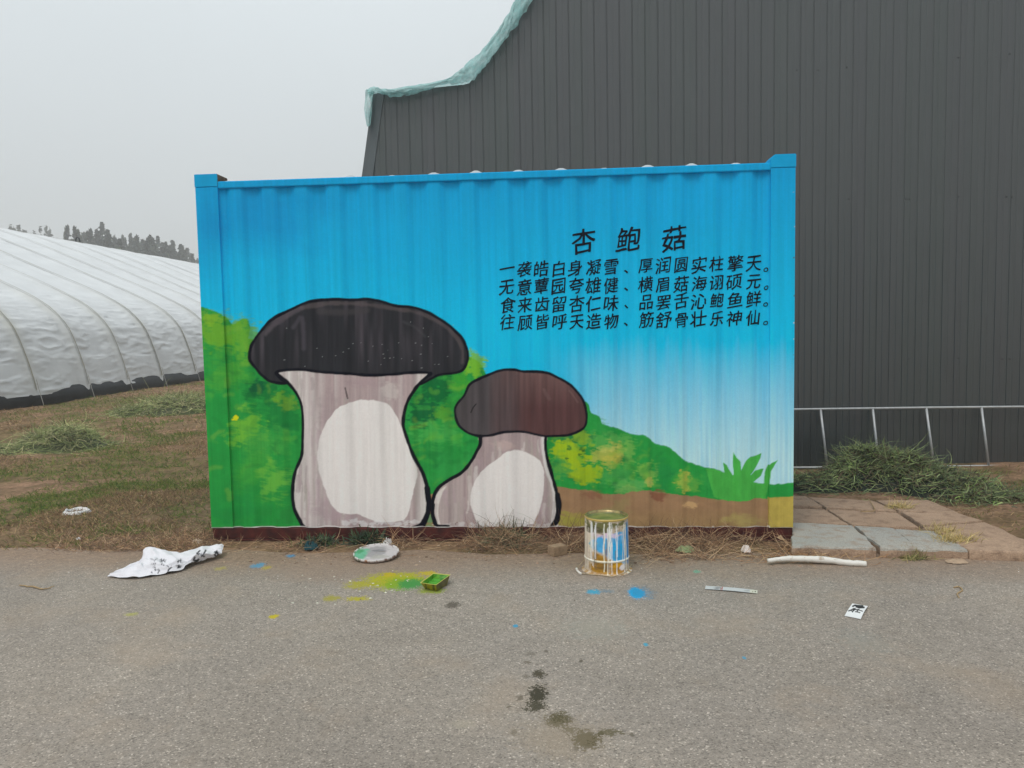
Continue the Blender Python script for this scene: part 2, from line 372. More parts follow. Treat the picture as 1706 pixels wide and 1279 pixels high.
for (px, py, hw, hh, col, st, am) in STAINS:
    c = G(px, py); rx = np.linalg.norm(G(px + hw, py) - c); ry = abs(G(px, py - hh)[1] - G(px, py + hh)[1]) / 2
    d = N(n_, "ShaderNodeVectorMath", operation='SUBTRACT'); L_.new(p_, d.inputs[0]); d.inputs[1].default_value = (c[0], c[1], 0)
    e = N(n_, "ShaderNodeVectorMath", operation='MULTIPLY'); L_.new(d.outputs[0], e.inputs[0]); e.inputs[1].default_value = (1 / rx, 1 / ry, 0)
    l = N(n_, "ShaderNodeVectorMath", operation='LENGTH'); L_.new(e.outputs[0], l.inputs[0])
    r = mth(n_, 'ADD', l.outputs["Value"], mth(n_, 'MULTIPLY', mth(n_, 'SUBTRACT', sv, .35), am * 1.9))
    q = N(n_, "ShaderNodeMapRange"); L_.new(r, q.inputs[0]); q.inputs[1].default_value = 1.08; q.inputs[2].default_value = .84; q.inputs[3].default_value = 0; q.inputs[4].default_value = st
    a_ = mixc(n_, q.outputs[0], a_, mixc(n_, 1.0, pg(*col), ramp(n_, fine, [(.25, .7), (.75, 1.3)]), 'MULTIPLY'))
L_.new(a_, b_.inputs["Base Color"]); b_.inputs["Roughness"].default_value = .88; b_.inputs["Specular IOR Level"].default_value = .2
bump(n_, b_, mixc(n_, .45, vo.outputs["Distance"], fine), .4, .004)

# ------------------------------------------------------------------ setting: ground and road
xs = np.unique(np.concatenate([np.linspace(-340, -14, 24), np.linspace(-14, 9, 116), np.linspace(9, 260, 20)]))
ys = np.unique(np.concatenate([np.linspace(-60, -1, 14), np.linspace(-1, 20, 106), np.linspace(20, 420, 22)]))
XX, YY = np.meshgrid(xs, ys)
def ground_z(x, y):
    """gentle lumps in the soil; dead flat under the road and the container"""
    k = np.clip((y + .15) / .5, 0, 1) * np.clip(np.maximum((-2.3 - x) / .7, (x - 3.3) / .8), 0, 1)
    return k * ((fbm(x / 2.3, y / 2.3, 2) - .5) * .10 + (fbm(x / .5, y / .5, 8) - .5) * .05) + k * .01
gr = link("ground", mesh_np("ground", np.stack([XX, YY, ground_z(XX, YY)], -1), gridfaces(len(ys), len(xs)), None, True), SOIL)
struct(gr)
rx_ = np.linspace(-60, 60, 481)
edge_y = np.where(rx_ < -2, -.18, -.26) + (fbm(rx_ * 2.2, rx_ * 0, 5) - .5) * .16
rows = [np.full_like(rx_, -40.), np.full_like(rx_, -8.), np.full_like(rx_, -2.), edge_y]
rv = np.stack([np.stack([rx_, r, np.full_like(rx_, .004)], -1) for r in rows])
struct(link("road", mesh_np("road", rv, gridfaces(4, len(rx_))), ASPH))

# ------------------------------------------------------------------ shipping container with the mural
HW, ZB, ZT = 2.0446, 0.10, 2.60
POST = .160; PITCH_C = .2325; X0 = -1.53
BOXL = (0, 1.2, 0)
cont = thing("shipping_container", "blue steel container cabin painted with two big mushrooms and a black poem", "container", BOXL)
def corr(x):
    """depth of the trapezoid corrugation behind the post face"""
    u = np.abs(((x - X0) / PITCH_C + .5) % 1.0 - .5) * PITCH_C          # distance from the nearest crest centre
    t = np.clip((u - .030) / .056, 0, 1)
    endf = np.clip((HW - POST - np.abs(x)) / .05, 0, 1)
    t = t * t * (3 - 2 * t)
    return .012 + .022 * t * endf + .010 * (1 - endf)

def mural(x, z):
    """the painted picture on the plane y=0, drawn in the coordinates of its own design sheet"""
    P = np.stack([x, np.zeros_like(x), z], -1); px, py = PRJ(P)
    g = lambda *c: pf(*c)
    t = np.clip((py - 290) / 260, 0, 1)[..., None]
    top = g(0, 147, 199); midc = g(0, 176, 216)
    base = top * (1 - t) + midc * t
    A = Paint(px, py, base)
    A.blob(430, 350, 150, 90, g(0, 134, 190), .7, 60, 3, .9, .5); A.blob(345, 360, 40, 110, g(0, 132, 186), .6, 60, 4, .9, .4)
    A.blob(640, 400, 120, 60, g(0, 160, 210), .5, 60, 5, .9, .5)
    A.blob(1120, 330, 240, 60, g(0, 158, 210), .7, 60, 6, .9, .5)
    # paler sky towards the low right, brushed on in vertical strokes
    st = vnoise(x * 34, z * 1.3, 21); st2 = vnoise(x * 90, z * 2.0, 22)
    pale = np.clip((py - 565 + 26 * (st - .5) + 14 * (st2 - .5)) / 250, 0, 1) * np.clip((px - 905 + 60 * (vnoise(x * 6, z * 3, 23) - .5)) / 90, 0, 1)
    A.mix(np.clip(pale * 2.6, 0, 1) * .85, g(84, 180, 216)); A.mix(np.clip(pale * 1.15, 0, .92) ** 1.3, g(180, 212, 230))
    A.mix(np.clip(pale * 3, 0, 1) * np.clip(st2 - .45, 0, 1) * .5, g(40, 160, 204))
    # hillside
    hill = [(310, 508), (330, 511), (345, 513), (362, 521), (374, 528), (386, 541), (396, 535), (410, 532), (415, 545), (430, 570), (600, 560), (760, 585), (778, 594), (795, 600), (806, 617), (830, 640), (960, 668), (977, 671), (985, 688), (999, 695), (1003, 706), (1014, 710), (1030, 714), (1050, 722), (1075, 727), (1095, 741), (1118, 747), (1140, 767), (1165, 776), (1180, 780), (1200, 784), (1225, 800), (1260, 806), (1290, 807), (1340, 811), (1340, 900), (310, 900)]
    hk = lambda x_, y_: g(34, 138, 58) * (0.86 + .3 * fbm(x_ / 22, y_ / 14, 31, 5))[..., None]
    A.poly(hill, hk, 1.5, 3, 2.2)
    B = lambda *a, **k: A.blob(*a, **k)
    # dabs of lighter and darker green
    B(362, 552, 48, 34, g(104, 160, 36), .8, 14, 41, .5); B(352, 530, 20, 12, g(120, 168, 40), .8, 8, 42, .5); B(404, 570, 26, 44, g(96, 158, 44), .85, 12, 43, .5)
    B(375, 620, 40, 30, g(70, 150, 50), .7, 16, 44, .6); B(440, 650, 34, 30, g(18, 104, 48), .8, 12, 45, .5); B(470, 690, 34, 46, g(20, 112, 52), .7, 12, 46, .5)
    B(425, 645, 14, 18, g(10, 84, 50), .9, 8, 47, .5); B(478, 672, 20, 16, g(110, 150, 40), .6, 9, 48, .4); B(465, 662, 14, 10, g(98, 150, 40), .7, 7, 49, .4)
    B(408, 715, 32, 34, g(104, 170, 52), .9, 12, 50, .4); B(388, 697, 6, 5, g(205, 205, 20), .95, 5, 51, .4); B(440, 740, 46, 32, g(62, 150, 62), .8, 16, 52, .6)
    B(420, 790, 44, 40, g(64, 152, 56), .6, 18, 53, .7); B(455, 800, 28, 36, g(100, 170, 60), .75, 14, 54, .5); B(400, 850, 50, 30, g(28, 132, 60), .7, 18, 55, .6)
    B(360, 720, 22, 120, g(30, 134, 58), .5, 30, 56, .8); B(480, 860, 20, 20, g(36, 128, 56), .7, 10, 57, .5)
    B(790, 606, 20, 22, g(110, 172, 44), .9, 9, 58, .35); B(766, 640, 26, 22, g(60, 150, 44), .8, 10, 59, .5); B(720, 648, 34, 36, g(8, 96, 48), .95, 10, 60, .4)
    B(705, 690, 26, 26, g(10, 92, 50), .9, 9, 61, .4); B(737, 690, 22, 14, g(86, 150, 44), .7, 8, 62, .4); B(758, 668, 18, 20, g(40, 132, 50), .7, 9, 63, .5)
    B(728, 726, 44, 26, g(70, 160, 72), .7, 12, 64, .5); B(770, 790, 60, 50, g(44, 144, 66), .8, 20, 65, .7); B(715, 760, 26, 26, g(34, 132, 58), .8, 12, 66, .5)
    B(1000, 716, 14, 18, g(44, 146, 66), .9, 12, 67, .5); B(1010, 735, 44, 16, g(82, 158, 74), .8, 10, 68, .4); B(950, 726, 44, 12, g(36, 110, 56), .8, 10, 69, .4)
    B(950, 762, 38, 34, g(150, 176, 22), .95, 10, 70, .3); B(978, 790, 34, 18, g(146, 172, 26), .9, 9, 71, .3); B(968, 730, 20, 14, g(128, 164, 44), .8, 8, 72, .35)
    for (a, b) in ((948, 747), (968, 748), (944, 764), (965, 758), (972, 752)): B(a, b, 4, 4, g(40, 96, 36), .85, 3, a, .4)
    B(1014, 756, 30, 20, g(160, 168, 76), .9, 9, 73, .35); B(1020, 768, 18, 16, g(180, 174, 70), .7, 8, 74, .4); B(1012, 747, 26, 6, g(190, 190, 100), .5, 6, 75, .4)
    B(1048, 752, 14, 20, g(112, 168, 76), .7, 8, 76, .4); B(1030, 795, 40, 22, g(66, 150, 70), .8, 10, 77, .5); B(1078, 786, 20, 20, g(116, 166, 72), .8, 8, 78, .4)
    B(1082, 802, 8, 10, g(170, 168, 84), .9, 5, 79, .4); B(1055, 806, 40, 9, g(100, 170, 90), .5, 8, 80, .4); B(1140, 800, 14, 18, g(172, 172, 72), .9, 7, 81, .35)
    B(1148, 806, 24, 16, g(110, 164, 64), .6, 9, 82, .5); B(1108, 790, 20, 30, g(28, 128, 62), .7, 12, 83, .6); B(1050, 818, 26, 12, g(120, 166, 88), .6, 9, 84, .4)
    B(1180, 800, 40, 14, g(44, 146, 64), .8, 12, 85, .6); B(930, 785, 20, 24, g(40, 140, 66), .8, 10, 86, .5)
    # loose brush dabs over the bushes
    bd = np.random.default_rng(31); hp_ = np.asarray(hill, float)
    for k in range(330):
        a, b = (bd.uniform(338, 505), 535 + 300 * bd.random() ** 1.5) if k % 5 < 2 else ((bd.uniform(680, 790), bd.uniform(625, 810)) if k % 5 == 2 else (bd.uniform(915, 1240), bd.uniform(690, 832)))
        if not inside(np.array([a]), np.array([b - 10]), hp_)[0]: continue
        th_ = bd.normal(.2, .7) + (math.pi / 2 if bd.random() < .35 else 0); L_ = bd.uniform(4, 13); dx, dy = L_ * math.cos(th_), L_ * math.sin(th_) * .7
        cc = [g(20, 112, 48), g(60, 158, 62), g(96, 166, 56), g(28, 128, 56), g(14, 96, 46), g(124, 170, 60)][bd.integers(6)]
        A.line([(a - dx, b - dy), (a + bd.normal(0, 2), b + bd.normal(0, 2)), (a + dx, b + dy)], cc, bd.uniform(1.6, 4.2), False, 3, 4.0, bd.uniform(.15, .42) * (1 if a > 600 else .7), .9)
    # agave
    o, s = (900, 560), 440 / 1655.
    T = lambda L: [(o[0] + a * s, o[1] + b * s) for a, b in L]
    gl = g(66, 160, 66)
    for L in ([(1152, 795), (1176, 812), (1205, 860), (1230, 905), (1168, 895), (1158, 840)], [(1216, 733), (1236, 765), (1256, 788), (1262, 850), (1262, 905), (1222, 905), (1214, 800)],
              [(1396, 735), (1388, 770), (1350, 840), (1322, 870), (1340, 930), (1240, 930), (1262, 840), (1290, 785), (1318, 757), (1360, 752)],
              [(1408, 832), (1390, 880), (1350, 912), (1322, 925), (1316, 880), (1350, 850)], [(1488, 774), (1470, 810), (1446, 845), (1440, 920), (1416, 1035), (1404, 1000), (1412, 860), (1432, 808)],
              [(1040, 830), (1100, 835), (1150, 856), (1190, 870), (1300, 880), (1335, 915), (1420, 935), (1422, 1036), (1300, 1036), (1180, 1040), (1090, 1010)]):
        A.poly(T(L), lambda x_, y_: gl * (.8 + .4 * fbm(x_ / 8, y_ / 20, 91))[..., None], 1.0, 1, 1.0, smooth=False)
    # earth
    bk = lambda x_, y_: (g(146, 114, 84) * (1 - np.clip((y_ - 845) / 60, 0, 1) * .5)[..., None] + g(150, 132, 78) * (np.clip((y_ - 845) / 60, 0, 1) * .5)[..., None]) * (.84 + .32 * fbm(x_ / 26, y_ / 12, 95, 5))[..., None]
    A.poly([(700, 826), (760, 822), (860, 816), (925, 812), (950, 815), (985, 818), (1000, 823), (1040, 825), (1060, 819), (1085, 818), (1110, 822), (1135, 825), (1180, 831), (1215, 836), (1245, 836), (1258, 831), (1284, 833), (1284, 900), (700, 900)], bk, 1.5, 1, 2.0, smooth=False)
    B(1098, 826, 14, 12, g(120, 70, 52), .7, 8, 96, .5); B(985, 826, 24, 8, g(124, 80, 60), .6, 8, 97, .5); B(950, 868, 34, 14, g(156, 150, 66), .85, 10, 98, .5); B(1150, 842, 14, 6, g(196, 160, 112), .7, 7, 99, .4)
    B(1030, 850, 26, 22, g(140, 130, 84), .5, 12, 100, .6); B(1240, 870, 40, 14, g(158, 144, 86), .7, 12, 101, .6); B(715, 868, 10, 14, g(90, 140, 96), .8, 8, 102, .5)
    A.poly([(1281, 829), (1340, 826), (1340, 900), (1281, 900)], lambda x_, y_: g(170, 150, 72) * (.86 + .3 * fbm(x_ / 12, y_ / 9, 103))[..., None], 1, 1, .8, smooth=False)
    # vertical brush streaks over everything painted so far
    k = (.94 + .12 * vnoise(x * 60, z * 1.6, 110)) * (.96 + .08 * vnoise(x * 160, z * 3, 111)); A.c *= k[..., None]
    # mushrooms
    s7 = 400 / 1218.; t7 = lambda L: [(320 + a * s7, 480 + b * s7) for a, b in L]
    s8 = 340 / 1279.; t8 = lambda L: [(680 + a * s8, 560 + b * s8) for a, b in L]
    strk = vnoise(x * 45, z * 1.8, 120); strk2 = vnoise(x * 110, z * 2.6, 121); fl = fbm(px / 30, py / 40, 122)
    stem = t7([(424, 430), (480, 482), (525, 540), (550, 600), (557, 680), (555, 760), (549, 850), (520, 920), (506, 975), (503, 1060), (512, 1130), (545, 1198)]) + [(505, 886), (600, 890), (690, 886)] + [(701, 874), (711, 857), (712, 831), (709, 808), (701, 785), (688, 759), (676, 726), (671, 706), (674.6, 680), (683, 660), (697.6, 639), (717, 621)] + [(680, 616), (600, 612), (500, 608)]
    def stem_col(lx, rx, mauve, lite):
        def f(x_, y_):
            xx = (x_ - lx) / (rx - lx); wv = vnoise(x_ * .19, y_ * .008, 130)
            e = np.clip(1 - xx / .34, 0, 1) * .8 + np.clip((xx - .86) / .12, 0, 1) * .9 + (wv - .5) * .7
            e = np.clip(e, 0, 1)[..., None]
            return (mauve * (1 - e) + lite * e) * (.88 + .24 * vnoise(x_ * .42, y_ * .01, 131))[..., None]
        return f
    A.poly(stem, stem_col(487, 712, g(164, 146, 146), g(200, 194, 190)), 1.2, 5, .6)
    B(545, 690, 20, 46, g(150, 132, 134), .6, 14, 132, .7, amp=.6); B(610, 638, 44, 10, g(160, 140, 142), .7, 9, 133, .6, amp=.6); B(648, 652, 17, 17, g(186, 176, 172), .75, 7, 134, .4, amp=.6); B(560, 850, 50, 22, g(166, 146, 150), .7, 12, 135, .5)
    def strokes(P, n, x0, x1, y0, y1, cols, sd_):
        r_ = np.random.default_rng(sd_); P = spline(P, 4)
        for _ in range(n):
            a, b, L_ = r_.uniform(x0, x1), r_.uniform(y0, y1), r_.uniform(14, 44); w_ = r_.uniform(1.0, 3.4)
            t_ = np.array([(a - w_, b), (a + w_, b), (a - w_, b + L_), (a + w_, b + L_)])
            if inside(t_[:, 0], t_[:, 1], P).all(): A.line([(a, b), (a + r_.normal(0, 1.2), b + L_ / 2), (a + r_.normal(0, 1.5), b + L_)], cols[r_.integers(len(cols))], w_, False, 3, 2.0, r_.uniform(.2, .55), .8)
    SC_ = [g(190, 180, 176), g(150, 134, 136), g(206, 200, 196), g(172, 150, 156), g(160, 152, 144)]
    strokes(stem, 150, 488, 712, 625, 845, SC_, 41)
    oval = t7([(830, 573), (890, 570), (970, 580), (1022, 635), (1058, 700), (1096, 790), (1132, 890), (1140, 950), (1122, 1030), (1105, 1100), (1082, 1168), (1000, 1192), (900, 1178), (830, 1152), (745, 1138), (703, 1110), (672, 1040), (650, 970), (634, 900), (634, 810), (656, 715), (690, 660), (742, 606)])
    wk = lambda x_, y_: g(216, 210, 207) * (.93 + .1 * vnoise(x_ * .3, y_ * .012, 136))[..., None]
    A.poly(oval, wk, 1.4, 5, 1.6)
    for kx in np.linspace(575, 690, 9): B(kx, 872 + 3 * math.sin(kx), 9, 5, g(222, 219, 217), .5, 5, kx, .4)
    cap = [(413.6, 595), (418.5, 570), (440, 542), (461, 526), (491, 511), (520, 500.7), (556, 498), (583, 499), (612, 498), (635, 502), (658, 509), (684.5, 511), (704, 517), (722, 525), (745, 540), (760, 554), (769, 563), (776, 577), (779.5, 592), (775.7, 608), (768, 618), (752, 622.5), (733, 624), (720, 630), (706.6, 637), (699, 640), (708, 629), (717, 622), (681, 621), (648, 624.5), (606, 625), (569.6, 622), (533.5, 620), (504, 616), (471, 617), (459, 621), (466, 630), (474, 638), (461, 638), (445, 634), (432, 624.5), (418.5, 608)]
    def capc(x_, y_):
        v = vnoise(x_ * .12, y_ * .012, 140); e = np.clip((v - .5) * 1.6 + np.clip((455 - x_) / 60, 0, 1) * .8, 0, 1) * np.clip((640 - y_) / 70, 0, 1)
        return (g(40, 40, 44) * (1 - e[..., None]) + g(74, 68, 74) * e[..., None]) * (.85 + .3 * vnoise(x_ * .4, y_ * .03, 141))[..., None]
    A.poly(cap, capc, 1.2, 5, .4)
    A.line([(500, 512), (550, 505), (600, 506), (650, 512), (700, 522), (745, 546), (768, 578), (770, 604)], g(92, 82, 82), 3.2, False, 5, 3.5, .5, .8)
    A.line([(440, 555), (470, 528), (500, 512)], g(86, 78, 84), 5, False, 5, 5, .7, .5)
    A.line([(672, 536), (690, 545), (706, 560)], g(70, 68, 72), 2, False, 4, 3, .4)
    A.line([(530, 518), (570, 520), (610, 516)], g(64, 60, 62), 5, False, 4, 5, .6); A.line([(486, 545), (502, 530), (505, 580)], g(78, 72, 80), 4, False, 4, 4, .5)
    sp = np.random.default_rng(9)
    for _ in range(42):
        a, b = sp.uniform(470, 765), sp.uniform(530, 614)
        if b > 560 or sp.random() < .3: B(a, b, sp.uniform(.8, 1.7), .9, g(150, 150, 150), .7, 3, 1, .5, amp=.2)
    ink = g(10, 10, 22)
    A.line(cap, ink, 2.4, True, 5, 1.2, 1, .35)
    A.line(t7([(424, 432), (480, 484), (525, 542), (550, 600), (557, 680), (555, 760), (549, 850), (520, 920), (506, 975), (502, 1060), (512, 1130), (545, 1198), (560, 1214)]), ink, 2.8, False, 5, 1.2, 1, .35)
    A.line([(717, 622), (697.6, 639), (683, 660.6), (674.6, 680), (671, 706.6), (676, 726), (688, 759), (701, 785), (709, 808), (712, 831), (711, 857.6), (702, 874), (688, 880)], ink, 3.0, False, 5, 1.2, 1, .4)
    A.line([(710, 815), (713, 840), (711, 858), (703, 876)], ink, 4.6, False, 5, 1.2, 1, .3)
    A.line([(489, 853), (497, 868), (506, 881), (540, 881)], ink, 2.8, False, 3, 1.2, 1, .4)
    A.line([(574, 646), (578, 664)], g(40, 30, 34), 1.0, False, 1, 1, .8)
    # small mushroom
    stem2 = t8([(455, 625), (450, 680), (430, 720), (390, 790), (330, 860), (260, 900), (200, 940), (165, 990), (149, 1050), (148, 1110), (165, 1170), (192, 1205), (500, 1215), (900, 1208), (935, 1160), (942, 1060), (926, 970), (902, 880), (872, 770), (860, 690), (862, 625), (700, 595)])
    A.poly(stem2, stem_col(722, 932, g(160, 142, 142), g(176, 164, 160)), 1.2, 5, .5)
    B(840, 742, 24, 10, g(182, 160, 156), .7, 8, 150, .6, amp=.6); B(792, 806, 13, 16, g(160, 140, 140), .6, 8, 151, .6, amp=.5)
    A.poly(t8([(170, 1180), (158, 1100), (165, 1030), (190, 975), (235, 940), (215, 985), (195, 1040), (188, 1110), (200, 1185)]), g(206, 200, 194), 2, 4, .8, .9)
    A.poly(t8([(830, 640), (858, 640), (870, 780), (905, 890), (930, 990), (932, 1090), (915, 1180), (890, 1190), (905, 1080), (900, 960), (860, 850), (838, 740)]), g(206, 202, 200), 2, 4, .8, .85)
    strokes(stem2, 110, 722, 930, 728, 850, SC_, 42)
    A.poly(t8([(640, 720), (680, 717), (770, 745), (828, 790), (850, 850), (849, 950), (832, 1060), (802, 1140), (760, 1190), (600, 1200), (450, 1188), (410, 1120), (390, 1040), (394, 970), (422, 900), (480, 830), (560, 770), (602, 733)]), wk, 1.4, 5, 1.4)
    for kx in np.linspace(745, 915, 9): B(kx, 875, 9, 4, g(218, 214, 212), .45, 5, kx, .4)
    cap2 = t8([(288, 480), (300, 430), (350, 370), (385, 302), (450, 265), (520, 235), (590, 212), (660, 210), (720, 222), (800, 222), (870, 230), (940, 262), (1010, 300), (1060, 350), (1095, 400), (1112, 450), (1120, 510), (1112, 562), (1080, 592), (1000, 622), (930, 629), (860, 628), (790, 615), (710, 602), (600, 602), (520, 624), (450, 628), (370, 605), (312, 560)])
    def cap2c(x_, y_):
        e = np.clip((x_ - 800 + 30 * (vnoise(x_ * .1, y_ * .01, 160) - .5)) / 90, 0, 1)[..., None]; tp = np.clip((680 - y_) / 70, 0, 1)[..., None] * e
        c = g(74, 68, 70) * (1 - e) + g(84, 56, 56) * e
        c = c * (1 - .55 * tp) + g(124, 98, 94) * .55 * tp
        return c * (.8 + .4 * vnoise(x_ * .22, y_ * .012, 161))[..., None] * (.92 + .16 * vnoise(x_ * .5, y_ * .02, 162))[..., None]
    A.poly(cap2, cap2c, 1.2, 5, .4)
    A.line(t8([(1010, 340), (1040, 380), (1062, 415)]), g(130, 106, 100), 1.2, False, 4, 2, .3); A.line(t8([(850, 335), (865, 365), (885, 395)]), g(120, 94, 92), 2.5, False, 4, 3, .35)
    A.line(t8([(425, 425), (405, 450), (392, 478)]), g(20, 18, 22), 1.0, False, 4, 1, .9)
    A.line(cap2, ink, 2.2, True, 5, 1.1, 1, .35)
    A.line(t8([(452, 630), (450, 680), (430, 720), (390, 790), (330, 860), (260, 900), (200, 940), (165, 990), (148, 1050), (147, 1110), (162, 1170), (185, 1192), (250, 1196)]), ink, 2.8, False, 5, 1.1, 1, .4)
    A.line(t8([(150, 1060), (148, 1120), (166, 1180)]), ink, 3.8, False, 5, 1.1, 1, .3)
    A.line(t8([(862, 632), (860, 690), (872, 770), (902, 880), (926, 970), (943, 1060), (936, 1150), (905, 1196)]), ink, 2.9, False, 5, 1.1, 1, .4)
    A.line(t8([(935, 1000), (944, 1080), (932, 1160), (905, 1196)]), ink, 4.6, False, 5, 1.1, 1, .3)
    # ragged bare primer edge along the foot
    A.mix(np.clip((py - 877.6 + 3.0 * (fbm(x * 9, z * 0, 170) - .5)) / 1.2, 0, 1) * .9, g(214, 210, 206))
    # tiny knocks down to rust along the foot and the post edges
    ch_ = np.random.default_rng(55)
    for _ in range(46):
        a, b = (ch_.uniform(352, 1321), ch_.uniform(872, 879)) if ch_.random() < .7 else (ch_.choice([326, 1323]) + ch_.normal(0, 1.5), ch_.uniform(300, 860))
        B(a, b, ch_.uniform(.8, 2.6), ch_.uniform(.7, 1.8), [g(110, 78, 62), g(206, 200, 194), g(84, 66, 60)][ch_.integers(3)], .75, 3, 1, .5, amp=.5)
    A.c *= (.97 + .06 * fbm(x * 40, z * 40, 171))[..., None]
    return np.clip(A.c, .003, .86)

# corrugated front panel
nx, nz = 755, 500
gx = np.linspace(-HW + POST, HW - POST, nx); gz = np.linspace(ZB, 2.505, nz)
GX, GZ = np.meshgrid(gx, gz)
dent = (fbm(GX * 1.7, GZ * 1.7, 61) - .5) * .006
link("front_panel", mesh_np("front_panel", np.stack([GX, corr(GX) + dent, GZ], -1), gridfaces(nz, nx), mural(GX, GZ), True), MURAL, cont)
def painted_strip(name, x0, x1, z0, z1, y, step=.005, mesh_extra=None, d=.16):
    """a box whose front face carries the mural: fine front grid plus plain sides"""
    a = np.linspace(x0, x1, max(2, int((x1 - x0) / step))); b = np.linspace(z0, z1, max(2, int((z1 - z0) / step)))
    A_, B_ = np.meshgrid(a, b); r = .004
    ex = np.minimum(np.minimum(A_ - x0, x1 - A_), np.minimum(B_ - z0, z1 - B_)); yy = y + np.clip(r - ex, 0, r) * .6
    V = np.stack([A_, yy, B_], -1).reshape(-1, 3); c = mural(A_, B_).reshape(-1, 3); Fs = gridfaces(len(b), len(a)).tolist()
    i = np.arange(len(V)).reshape(len(b), len(a))
    loop = list(i[0, :]) + list(i[1:, -1]) + list(i[-1, -2::-1]) + list(i[-2:0:-1, 0])
    n0 = len(V); back = V[loop].copy(); back[:, 1] = y + d
    V = np.concatenate([V, back]); c = np.concatenate([c, c[loop]]); k = len(loop)
    Fs += [(loop[j], n0 + j, n0 + (j + 1) % k, loop[(j + 1) % k])[::-1] for j in range(k)] + [tuple(n0 + j for j in range(k))[::-1]]
    return link(name, mesh_np(name, V, Fs, c), MURAL, cont)
painted_strip("corner_post", -HW, -HW + POST, ZB, 2.513, 0.0); painted_strip("corner_post", HW - POST, HW, ZB, 2.513, 0.0)
painted_strip("top_rail", -HW + POST + .001, HW - POST - .001, 2.502, 2.549, .001, d=.07)
for s in (-1, 1):
    for (y0, y1) in ((-.003, .162), (2.238, 2.403)):
        xi, xo = s * (HW - POST - .004), s * (HW + .003); m = MB(); x0, x1 = min(xi, xo), max(xi, xo)
        ch = .028 if s > 0 else .004                            # the right casting has a sloped inner shoulder
        prof = [(xo, 2.514), (xo, 2.602), (xi + s * ch, 2.602), (xi, 2.602 - ch), (xi, 2.514)]
        n = len(prof); V = [(a, y0, b) for a, b in prof] + [(a, y1, b) for a, b in prof]
        m.add(V, [tuple(range(n)), tuple(range(n, 2 * n))] + [(i, (i + 1) % n, n + (i + 1) % n, n + i) for i in range(n)])
        me = m.mesh("corner_casting", bevel=.004); me.materials.append(BLUE); me.materials.append(RUST)
        for p in me.polygons:
            if p.normal.x * s < -.6 and s < 0 and y0 < 1: p.material_index = 1
        link("corner_casting", me, [], cont)
for s in (-1, 1):                                               # rear posts, side walls and side rails
    m = MB(); m.box((min(s * HW, s * (HW - POST)), 2.24, ZB), (max(s * HW, s * (HW - POST)), 2.40, 2.513)); link("corner_post", m.mesh("rear_post"), BLUE, cont)
    yy = np.linspace(.161, 2.239, 180); uu = np.abs((yy / .2325) % 1 - .5) * .2325; dp = .012 + .03 * np.clip((uu - .036) / .042, 0, 1)
    V = np.stack([np.stack([s * (HW - dp), yy, np.full_like(yy, z)], -1) for z in (ZB, 2.505)]); link("side_panel", mesh_np("side_panel", V, gridfaces(2, 180)), BLUE, cont)
    m = MB(); xa, xb = sorted((s * HW - s * .001, s * (HW - .07))); m.box((xa, .1625, 2.502), (xb, 2.2375, 2.549)); link("top_rail", m.mesh("side_rail"), BLUE, cont)
    m = MB(); xa, xb = sorted((s * (HW - .006), s * (HW - .09))); m.box((xa, .10, .006), (xb, 2.30, ZB - .002)); link("base_rail", m.mesh("side_base_rail"), RUSTRED, cont)
V = np.stack([np.stack([gx[::5], 2.40 - corr(gx[::5]), np.full_like(gx[::5], z)], -1) for z in (ZB, 2.505)]); link("rear_panel", mesh_np("rear_panel", V, gridfaces(2, len(gx[::5]))), BLUE, cont)
m = MB(); m.box((-HW + POST, 2.33, 2.502), (HW - POST, 2.399, 2.549)); link("top_rail", m.mesh("rear_rail"), BLUE, cont)
# red-brown base rail: a folded channel, set back a touch, its lower lip catching light
m = MB(); m.box((-HW + .004, .010, .022), (HW - .004, .07, ZB - .003)); m.box((-HW + .004, .004, .006), (HW - .004, .08, .019)); link("base_rail", m.mesh("front_base_rail", bevel=.002, seg=1), RUSTRED, cont)
# corrugated roof: crests run front to back and show over the rail
rx2 = np.linspace(-HW + .075, HW - .075, 420); ry2 = np.array([.072, .10, .4, 1.2, 2.0, 2.325])
u = np.abs((((rx2 + 1.546) / .2925) + .5) % 1 - .5) * .2925 + .004 * (vnoise(rx2 * 9, rx2 * 0, 2) - .5)
crest = np.clip(1 - u / .10, 0, 1); crest = np.minimum(crest * 1.15, 1) ** .95
hv = .8 + .45 * vnoise(np.floor((rx2 + 1.546) / .2925 + .5), rx2 * 0, 3)
zz = np.stack([2.537 + .034 * crest * hv + (0.012 if y > .3 else 0) for y in ry2]); zz = np.concatenate([np.full((1, 420), 2.52), zz]); ry2 = np.concatenate([[.0715], ry2])
V = np.stack([np.broadcast_to(rx2, zz.shape), np.broadcast_to(ry2[:, None], zz.shape), zz], -1); link("roof_panel", mesh_np("roof_panel", V, gridfaces(len(ry2), len(rx2))), ROOFW, cont)
m = MB(); m.box((-HW + .1, .09, .08), (HW - .1, 2.3, .098)); link("floor_panel", m.mesh("floor_panel"), RUSTRED, cont)

